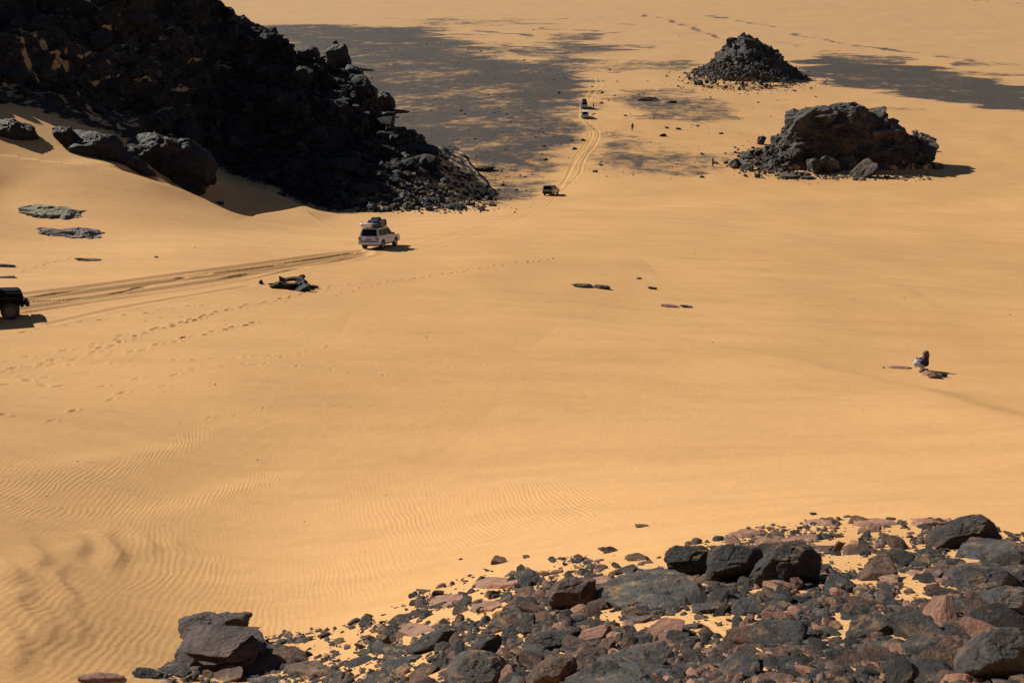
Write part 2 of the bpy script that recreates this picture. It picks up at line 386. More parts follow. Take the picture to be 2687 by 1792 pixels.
# gravel patches, outlined on the ground
K1 = 1.1429
def d2s(pts): return [(x * K1, y * K1) for x, y in pts]
def fq(X, Y): return X / Y * 100, np.log(Y) * 100
warp1 = fbm(v3(GX[:, ::2].ravel() / 30, GY[:, ::2].ravel() / 14), 5, 11, 0.6).reshape(GX[:, ::2].shape)
warp1 = np.repeat(warp1, 2, axis=1)[:, :GX.shape[1]]
def patch(pts_disp, inten, soft=2.6, warp=5.0):
    P = [ground(x, y)[0] for x, y in d2s(pts_disp)]
    q = np.array([fq(p.x, p.y) for p in P])
    ymin = min(p.y for p in P) * 0.85; ymax = max(p.y for p in P) * 1.25
    sl = rowslice(ymin, ymax)
    a, b = fq(GX[sl], GY[sl]); a = a + warp1[sl] * warp; b = b + np.roll(warp1[sl], 37, 1) * warp
    inside = np.zeros(a.shape, bool); dist = np.full(a.shape, 1e9)
    for i in range(len(q)):
        (x1, y1), (x2, y2) = q[i], q[(i + 1) % len(q)]
        cond = ((y1 > b) != (y2 > b)) & (a < (x2 - x1) * (b - y1) / ((y2 - y1) or 1e-9) + x1)
        inside ^= cond
        t = np.clip(((a - x1) * (x2 - x1) + (b - y1) * (y2 - y1)) / ((x2 - x1) ** 2 + (y2 - y1) ** 2 + 1e-9), 0, 1)
        dist = np.minimum(dist, np.hypot(a - x1 - t * (x2 - x1), b - y1 - t * (y2 - y1)))
    sd = np.where(inside, dist, -dist)
    grav[sl] = np.maximum(grav[sl], inten * sstep(-soft, soft, sd))
def streak(pts_disp, inten, wa=0.5, warp=0.7):
    wa *= 1.35; inten = min(.85, inten * 1.05)
    P = [ground(x, y)[0] for x, y in d2s(pts_disp)]
    q = np.array([fq(p.x, p.y) for p in P])
    ymin = min(p.y for p in P) * 0.9; ymax = max(p.y for p in P) * 1.12
    sl = rowslice(ymin, ymax); a, b = fq(GX[sl], GY[sl]); b = b + warp1[sl] * warp * 3; a = a + warp1[sl] * warp
    dist = np.full(a.shape, 1e9)
    for i in range(len(q) - 1):
        (x1, y1), (x2, y2) = q[i], q[i + 1]
        t = np.clip(((a - x1) * (x2 - x1) + (b - y1) * (y2 - y1)) / ((x2 - x1) ** 2 + (y2 - y1) ** 2 + 1e-9), 0, 1)
        dist = np.minimum(dist, np.hypot(a - x1 - t * (x2 - x1), (b - y1 - t * (y2 - y1)) * 0.28))
    grav[sl] = np.maximum(grav[sl], inten * (1 - sstep(0, wa * 1.9, dist)) * (.75 + .5 * np.clip(warp1[sl], -1, 1)))
patch([(480, 62), (620, 58), (760, 56), (1000, 64), (1060, 80), (1130, 112), (1180, 138), (1250, 146), (1245, 112), (1290, 92), (1350, 95), (1430, 116),
       (1370, 126), (1372, 150), (1338, 175), (1328, 215), (1333, 270), (1312, 330), (1290, 385), (1240, 408), (1190, 372), (1000, 365), (850, 300),
       (740, 180), (600, 90)], 0.86, warp=4.5)
patch([(1060, 110), (1240, 165), (1325, 185), (1310, 230), (1150, 225), (1040, 200)], 1.05, 3)
patch([(500, 62), (1000, 72), (1100, 110), (1060, 140), (880, 140), (760, 105)], 1.0, 3)
patch([(1130, 255), (1310, 250), (1300, 320), (1280, 375), (1180, 350), (1060, 310)], 0.95, 3)
patch([(1080, 365), (1190, 395), (1238, 425), (1225, 458), (1150, 470), (1050, 450)], 0.62, 1.5)
patch([(1815, 140), (1900, 128), (2000, 152), (2150, 152), (2380, 195), (2380, 262), (2200, 238), (2050, 218), (1950, 208), (1870, 180)], 1.0, 1.5)
patch([(1380, 212), (1500, 205), (1640, 235), (1705, 272), (1600, 290), (1470, 272), (1395, 250)], 0.55, 2.5)
patch([(1390, 300), (1560, 330), (1700, 360), (1640, 400), (1500, 410), (1350, 395)], 0.42, 3)
patch([(1370, 145), (1570, 142), (1600, 160), (1390, 165)], 0.55, 1.2)
patch([(880, 40), (1160, 44), (1300, 60), (1100, 62), (900, 58)], .35, 2)
patch([(1120, 95), (1230, 110), (1260, 132), (1180, 128)], .7, 1)
patch([(1880, 118), (2060, 128), (2140, 150), (1960, 150)], .6, 1.2)
patch([(1270, 160), (1330, 170), (1300, 260), (1230, 250)], 1.0, 2)
patch([(980, 330), (1180, 350), (1250, 395), (1230, 410), (1100, 372)], 1.0, 2)
patch([(1280, 75), (1380, 78), (1385, 90), (1290, 92)], 0.6, 1)
for pts, i_, w_ in (([(1478, 35), (1530, 45), (1580, 62), (1650, 88)], .9, .22), ([(1700, 48), (1772, 64)], .8, .25), ([(1818, 78), (1872, 86)], .8, .22),
                    ([(1880, 88), (1930, 101)], .8, .2), ([(1955, 105), (2030, 114), (2110, 122)], .9, .25), ([(2140, 128), (2230, 140)], .8, .3),
                    ([(2180, 165), (2351, 172)], .7, .4), ([(1625, 38), (1668, 42)], .7, .3), ([(1245, 68), (1365, 72)], .8, .4),
                    ([(1440, 106), (1495, 108)], .7, .35), ([(1100, 72), (1215, 82)], .8, .4), ([(960, 62), (1020, 66)], .7, .3),
                    ([(1130, 48), (1300, 44)], .4, .3), ([(1780, 98), (1830, 104)], .7, .35), ([(2200, 148), (2330, 150)], .6, .5),
                    ([(1390, 55), (1450, 58)], .5, .3), ([(1480, 20), (1540, 22)], .4, .2), ([(2230, 2), (2351, 8)], .5, .2), ([(1960, 128), (2010, 136)], .6, .3),
                    ([(2020, 248), (2120, 252)], .35, .4), ([(900, 30), (1000, 34)], .3, .2)):
    streak(pts, i_, w_)
# wheel ruts
def rut(pts, width, depth, lighten, px=True):
    P = [ground(x, y)[0] for x, y in pts]
    # smooth the line
    Q_ = []
    for i in range(len(P) - 1):
        p0, p1, p2, p3 = P[max(i - 1, 0)], P[i], P[i + 1], P[min(i + 2, len(P) - 1)]
        for k in range(6):
            t = k / 6
            Q_.append(0.5 * ((2 * p1) + (p2 - p0) * t + (2 * p0 - 5 * p1 + 4 * p2 - p3) * t * t + (3 * p1 - p0 - 3 * p2 + p3) * t ** 3))
    Q_.append(P[-1])
    sl = rowslice(min(p.y for p in Q_) - width * 3, max(p.y for p in Q_) + width * 3)
    dist = np.full(GX[sl].shape, 9.0); r0 = sl.start
    for p, q in zip(Q_[:-1], Q_[1:]):
        s1 = rowslice(min(p.y, q.y) - width * 3, max(p.y, q.y) + width * 3)
        xa = [(v - w_) / y_ for v, w_, y_ in ((p.x, width * 4, p.y), (q.x, width * 4, q.y), (p.x, width * 4, q.y), (q.x, width * 4, p.y))]
        xb = [(v + w_) / y_ for v, w_, y_ in ((p.x, width * 4, p.y), (q.x, width * 4, q.y), (p.x, width * 4, q.y), (q.x, width * 4, p.y))]
        cs = slice(max(0, int(np.searchsorted(COLS, min(xa)))), int(np.searchsorted(COLS, max(xb))) + 1)
        X, Y = GX[s1, cs], GY[s1, cs]
        L2 = (q.x - p.x) ** 2 + (q.y - p.y) ** 2 + 1e-9
        t = np.clip(((X - p.x) * (q.x - p.x) + (Y - p.y) * (q.y - p.y)) / L2, 0, 1)
        d = np.hypot(X - p.x - t * (q.x - p.x), Y - p.y - t * (q.y - p.y)) / width
        ss = slice(max(0, s1.start - r0), s1.stop - r0); v = dist[ss, cs]; n_ = min(len(v), len(d)); v[:n_] = np.minimum(v[:n_], d[:n_])
    wob = 1 + .35 * warp1[sl]
    sh = (-np.exp(-(dist / 0.5) ** 2) + 0.5 * np.exp(-((dist - 1.05) / 0.4) ** 2)) * depth * wob * (dist < 4)
    old = RUT[sl]; RUT[sl] = np.where(sh < 0, np.minimum(old, sh), np.where(old < -0.01, old, np.maximum(old, sh)))
    track[sl] = np.maximum(track[sl], lighten * (1 - sstep(0.55, 1.1, dist)))
RUT = np.zeros_like(GX)
for pts, w_, d_ in (([(40, 775), (300, 743), (500, 716), (700, 690), (860, 668), (945, 660)], .65, .11),
                    ([(40, 792), (300, 758), (520, 730), (720, 703), (870, 678), (955, 664)], .95, .20),
                    ([(50, 812), (300, 775), (560, 738), (760, 702), (900, 682), (960, 668)], .80, .15),
                    ([(60, 824), (330, 783), (600, 745), (800, 703)], .5, .05),
                    ([(130, 850), (300, 812), (480, 780), (650, 752)], .5, .05),
                    ([(640, 730), (760, 705), (880, 690), (950, 672)], .6, .07)):
    rut(pts, w_, d_, 0)
for pts in ([(1050, 655), (1130, 632), (1230, 603), (1330, 570), (1400, 540), (1440, 516)], [(1060, 654), (1150, 640), (1260, 612), (1350, 580), (1420, 545), (1455, 520)],
            [(1060, 630), (1150, 618), (1300, 590)]):
    rut(pts, .30, .028, 0)
T1 = [(1462, 495), (1469, 488), (1492, 458), (1503, 437), (1515, 414), (1538, 387), (1551, 364), (1554, 348), (1542, 334), (1529, 322), (1520, 309), (1520, 290), (1531, 265), (1547, 240), (1564, 221), (1558, 201)]
T2 = [(1471, 504), (1503, 476), (1522, 455), (1528, 432), (1542, 405), (1561, 382), (1572, 359), (1570, 343), (1558, 329), (1545, 319), (1538, 300), (1538, 285), (1543, 270), (1558, 247), (1577, 224), (1569, 197)]
T3 = [(1468, 500), (1484, 470), (1497, 440), (1508, 414), (1530, 387), (1543, 364), (1545, 348), (1534, 336)]
for T, w_ in ((T1, .42), (T2, .40), (T3, .3)): rut(T, w_, .09, .75)
rut([(30, 800), (280, 775), (520, 722), (760, 690), (930, 664)], .30, .06, 0); rut([(60, 786), (340, 742), (620, 712), (860, 676)], .26, .05, 0)
rut([(1504, 451), (1512, 471), (1515, 492)], .25, .04, .5); rut([(1525, 452), (1533, 475)], .22, .03, .4)
GZ = GZ + RUT
# footprints
def trail(pts, step=0.75, size=0.30, amt=1.0, seed=0):
    r = random.Random(seed); P = [ground(x, y)[0] for x, y in pts]; side_ = 1
    for p, q in zip(P[:-1], P[1:]):
        L = math.hypot(q.x - p.x, q.y - p.y); ux, uy = (q.x - p.x) / L, (q.y - p.y) / L; k = max(1, int(L / step))
        for j in range(k):
            side_ = -side_
            t = (j + r.uniform(-.2, .2)) / k
            cx = p.x + (q.x - p.x) * t - uy * .14 * side_ + r.uniform(-.08, .08); cy = p.y + (q.y - p.y) * t + ux * .14 * side_ + r.uniform(-.08, .08)
            sl = rowslice(cy - .6, cy + .6); cs = slice(int(np.searchsorted(COLS, (cx - .6) / cy)), int(np.searchsorted(COLS, (cx + .6) / cy)) + 1)
            X, Y = GX[sl, cs] - cx, GY[sl, cs] - cy
            a = (X * ux + Y * uy) / size; b = (-X * uy + Y * ux) / (size * .5)
            d = np.sqrt(a * a + b * b); am = amt * r.uniform(.4, 1.1)
            GZ[sl, cs] += am * (-.075 * np.exp(-(d / .8) ** 2) + .03 * np.exp(-((d - 1.4) / .4) ** 2))
            print_shade[sl, cs] = np.maximum(print_shade[sl, cs], 0.45 * am * np.exp(-(d / .7) ** 2))  # painted shade, deepest in the middle of each print
trail([(240, 922), (325, 898), (385, 872), (500, 840), (610, 808), (720, 790), (800, 768), (900, 748), (1000, 740), (1150, 722), (1300, 698), (1470, 678)], .62, .24, 1.3, 1)
trail([(0, 948), (120, 930), (230, 912), (330, 880), (480, 848), (560, 824)], .8, .26, .9, 2)
trail([(90, 960), (240, 952), (400, 950), (560, 942), (740, 930)], .7, .18, .7, 3)
trail([(140, 1100), (280, 1050), (340, 1030), (410, 1015), (480, 998)], 1.1, .22, .8, 4)
trail([(0, 1085), (40, 1090)], .5, .25, 1.2, 5); trail([(10, 990), (180, 985)], .7, .2, .7, 6)
trail([(480, 1110), (700, 1070), (730, 1040)], .8, .14, .6, 7); trail([(840, 760), (880, 775), (1000, 745), (1200, 712)], .9, .22, .8, 8)
trail([(60, 712), (130, 690), (210, 670), (270, 665)], .8, .28, .9, 9); trail([(650, 940), (1000, 985), (1200, 965), (1350, 945)], 1.3, .12, .7, 10)
trail([(380, 842), (600, 812), (780, 790)], .9, .2, .7, 11)
trail([(0, 975), (150, 945), (340, 925), (420, 905), (560, 870), (700, 840)], .75, .24, 1.2, 12); trail([(60, 870), (220, 845), (420, 815), (560, 795)], .9, .22, 1.0, 13)
trail([(280, 1010), (460, 980), (700, 950), (880, 900)], 1.0, .2, .9, 14); trail([(0, 1010), (60, 1000), (160, 1015), (240, 1000)], .7, .26, 1.1, 15)
trail([(1400, 680), (1480, 660), (1520, 640)], .8, .2, .8, 16)
# sand ripples: crests run away from the camera, phase runs across
Xr, Yr = GX.ravel(), GY.ravel()
near = Yr < 75
phase = np.zeros(Xr.shape); ripple = np.zeros(Xr.shape)
Xn, Yn = Xr[near], Yr[near]
w1 = perlin(v3(Xn * .55, Yn * .30), 21); w2 = perlin(v3(Xn * 1.9, Yn * .8), 22)
w3 = perlin(v3(Xn * .16, Yn * .12), 25); w4 = perlin(v3(Xn * 5, Yn * 2.2), 26)
phase[near] = 2 * math.pi * (Xn * 0.97 + Yn * 0.22 + 0.17 * w1 + 0.085 * w2 + 0.02 * w4 + 0.5 * w3) / 0.125
m1 = fbm(v3(Xn * .12 - Yn * .03, Yn * .16 + Xn * .12), 3, 23)
ripple[near] = np.clip(0.60 + 1.3 * m1 + .5 * sstep(-3, 5, Xn) * sstep(28, 20, Yn), 0.05, 1.0) * (1 - sstep(20, 33, Yn)) * (.7 + .3 * sstep(-9, -1, Xn)) * (0.45 + 0.75 * sstep(-.3, .5, perlin(v3(Xn * .5, Yn * .2), 24)))
band = np.zeros(Xn.shape)
for (ax, ay, bx, by) in ((0, 1275, 520, 1140), (60, 1340, 700, 1255), (0, 1300, 300, 1235)):
    p, _ = ground(ax, ay); q, _ = ground(bx, by)
    t = np.clip(((Xn - p.x) * (q.x - p.x) + (Yn - p.y) * (q.y - p.y)) / ((q.x - p.x) ** 2 + (q.y - p.y) ** 2), 0, 1)
    d = np.hypot(Xn - p.x - t * (q.x - p.x), Yn - p.y - t * (q.y - p.y))
    band = np.maximum(band, np.exp(-(d / .55) ** 2))
ripple[near] = np.maximum(ripple[near], band * 0.9)
me = mesh_np('desert_ground', np.stack([Xr, Yr, GZ.ravel()], -1), grid_faces(len(COLS), len(ROWS)), M['ground'], True)
attr(me, 'gravel', grav); attr(me, 'track', track); attr(me, 'print_shade', print_shade); attr(me, 'phase', phase); attr(me, 'ripple', ripple); attr(me, 'basin', sstep(150, 520, Yr))
tag(link('desert_ground', me), kind='structure')

# ------------------------------------------------------------------ rocks
def ico(sub):
    bm = bmesh.new(); bmesh.ops.create_icosphere(bm, subdivisions=sub, radius=1.0)
    V = np.array([v.co[:] for v in bm.verts]); Fc = np.array([[v.index for v in f.verts] for f in bm.faces]); bm.free()
    return V, Fc
ICO = {s: ico(s) for s in (1, 2, 3, 4, 5)}
def rock_shape(seed, sub=3, planes=9, box=0.35, rough=0.09, strata=0.0, flat=0.0):
    """unit rock: boxy ball cut by random planes, then broken up with noise"""
    r = np.random.RandomState(seed); V, Fc = ICO[sub]; V = V.copy()
    m = np.abs(V).max(1)[:, None]; V = V * (1 - box) + V / m * box
    for i in range(planes):
        nn = r.normal(size=3); nn /= np.linalg.norm(nn); d = r.uniform(0.42, 0.88)
        e = np.maximum(0, V @ nn - d)[:, None]; V -= e * nn
    if flat: V[:, 2] = np.where(V[:, 2] > flat, flat + (V[:, 2] - flat) * .15, V[:, 2])
    o = V / np.maximum(np.linalg.norm(V, axis=1)[:, None], 1e-6)
    V = V + o * (fbm(V * 1.5, 4 if sub > 2 else 2, seed % 50 + 30, .55) * rough * 2)[:, None]
    if sub >= 3:
        f1, f2, c = worley(V * 2.6, seed % 40); V = V - o * (np.clip(.14 - (f2 - f1), 0, 1) * rough * 2.5 + (c - .5) * rough * .9)[:, None]
    if strata:
        lv = V[:, 2] * 9 + perlin(V * 1.1, seed % 60) * 1.2; fr = lv - np.floor(lv)
        step_ = PERM[(np.floor(lv).astype(int) + seed) & 255] / 255.0 - .5
        V[:, :2] *= (1 + strata * (step_ + 0.5 * np.sin(fr * math.pi)))[:, None] 
    return V, Fc
def slab_shape(seed, sub=3, rough=.05):
    """unit flagstone: polygon outline, nearly parallel faces, chipped rims (half extents about 1, 1, 1 before scaling)"""
    r = np.random.RandomState(seed); V, Fc = ICO[sub]; V = V.copy(); k = r.randint(4, 8); pl = []
    for i in range(k):
        a = 2 * math.pi * (i + r.uniform(-.3, .3)) / k; nn = np.array([math.cos(a), math.sin(a), r.uniform(-.5, .6)]); L = np.linalg.norm(nn); pl.append((nn / L, r.uniform(.62, 1.0) / L))
    pl += [(np.array([r.uniform(-.15, .15), r.uniform(-.15, .15), 1.0]), .8), (np.array([r.uniform(-.2, .2), r.uniform(-.2, .2), -1.0]), .8)]
    for i in range(3):
        nn = r.normal(size=3); nn /= np.linalg.norm(nn); pl.append((nn, r.uniform(.75, .95)))
    rr = np.full(len(V), 1e9)
    for nn, d in pl:
        q = V @ nn; rr = np.where(q > 1e-6, np.minimum(rr, d / np.maximum(q, 1e-6)), rr)
    V = V * rr[:, None]; o = V / np.linalg.norm(V, axis=1)[:, None]
    V = V + o * (fbm(V * 2.3, 4 if sub > 2 else 2, seed % 50 + 3, .6) * rough * 1.6)[:, None]
    return V, Fc
def rotm(tx, ty, tz):
    return np.array(Euler((R(tx), R(ty), R(tz)), 'XYZ').to_matrix())
def rock_obj(name, seed, px, py, wpx, hpx, mat, tilt=(0, 0), yaw=0, dr=0.7, sub=4, sink=0.3, label=None, cat='rock', group=None, planes=9,
             rough=0.09, strata=0.0, box=0.35, lz=None, hit=None, smooth=False):
    g, s = (hit or ground)(px, py + 0.22 * hpx)
    lx = wpx / s; dep = math.atan2(-g.z, g.y)
    ly = lx * dr
    if lz is None: lz = max((hpx / s - ly * math.sin(dep) * .8) / math.cos(dep), 0.22 * lx) * (.8 if py > 1340 else 1)
    V, Fc = (slab_shape(seed, sub, .06) if name in ('slab_rock', 'ledge_rock') or mat in ('dark', 'brown', 'pink', 'grey') and seed % 3 else rock_shape(seed, sub, planes, box, rough, strata))
    V = V / np.abs(V).max(0)
    V = V * np.array([lx / 2, ly / 2, lz / 2]); V = V @ rotm(tilt[0], tilt[1], yaw).T
    me = mesh_np(name, V, Fc, M[mat], smooth)
    o = link(name, me, loc=(g.x, g.y, g.z + lz * (0.5 - sink)))
    tag(o, label, cat, group)
    return o

def short_name(l):
    for w in (' at ', ' on ', ' between ', ' below ', ' left ', ' in ', ' lying ', ' with ', ' above ', ' right ', ' beside ', ' near ', ' under ', ' resting ', ' running ', ' just ', ' standing ', ' of ', ' behind ', ' cut ',
              ' filling ', ' alone', ' leaning ', ' rising ', ' over ', ' along ', ' nearest', ' from ', ' tilted ', ' for '):
        if w in l[8:]: l = l[:8] + l[8:].split(w)[0]
    return l
def neighbour_label(what, px, py, refs):
    """what it is, then which named rock it lies next to and on which side"""
    d, rx, ry, l = min((math.hypot(px - q[1], (py - q[2]) * 1.6), q[1], q[2], q[9]) for q in refs)
    dx, dy = px - rx, (py - ry) * 1.6
    rel = ('just right of the ' if dx > 0 else 'just left of the ') if abs(dx) > abs(dy) else ('just below the ' if dy > 0 else 'just behind the ')
    return ' '.join((what + ' ' + rel + short_name(l)).split()[:16])
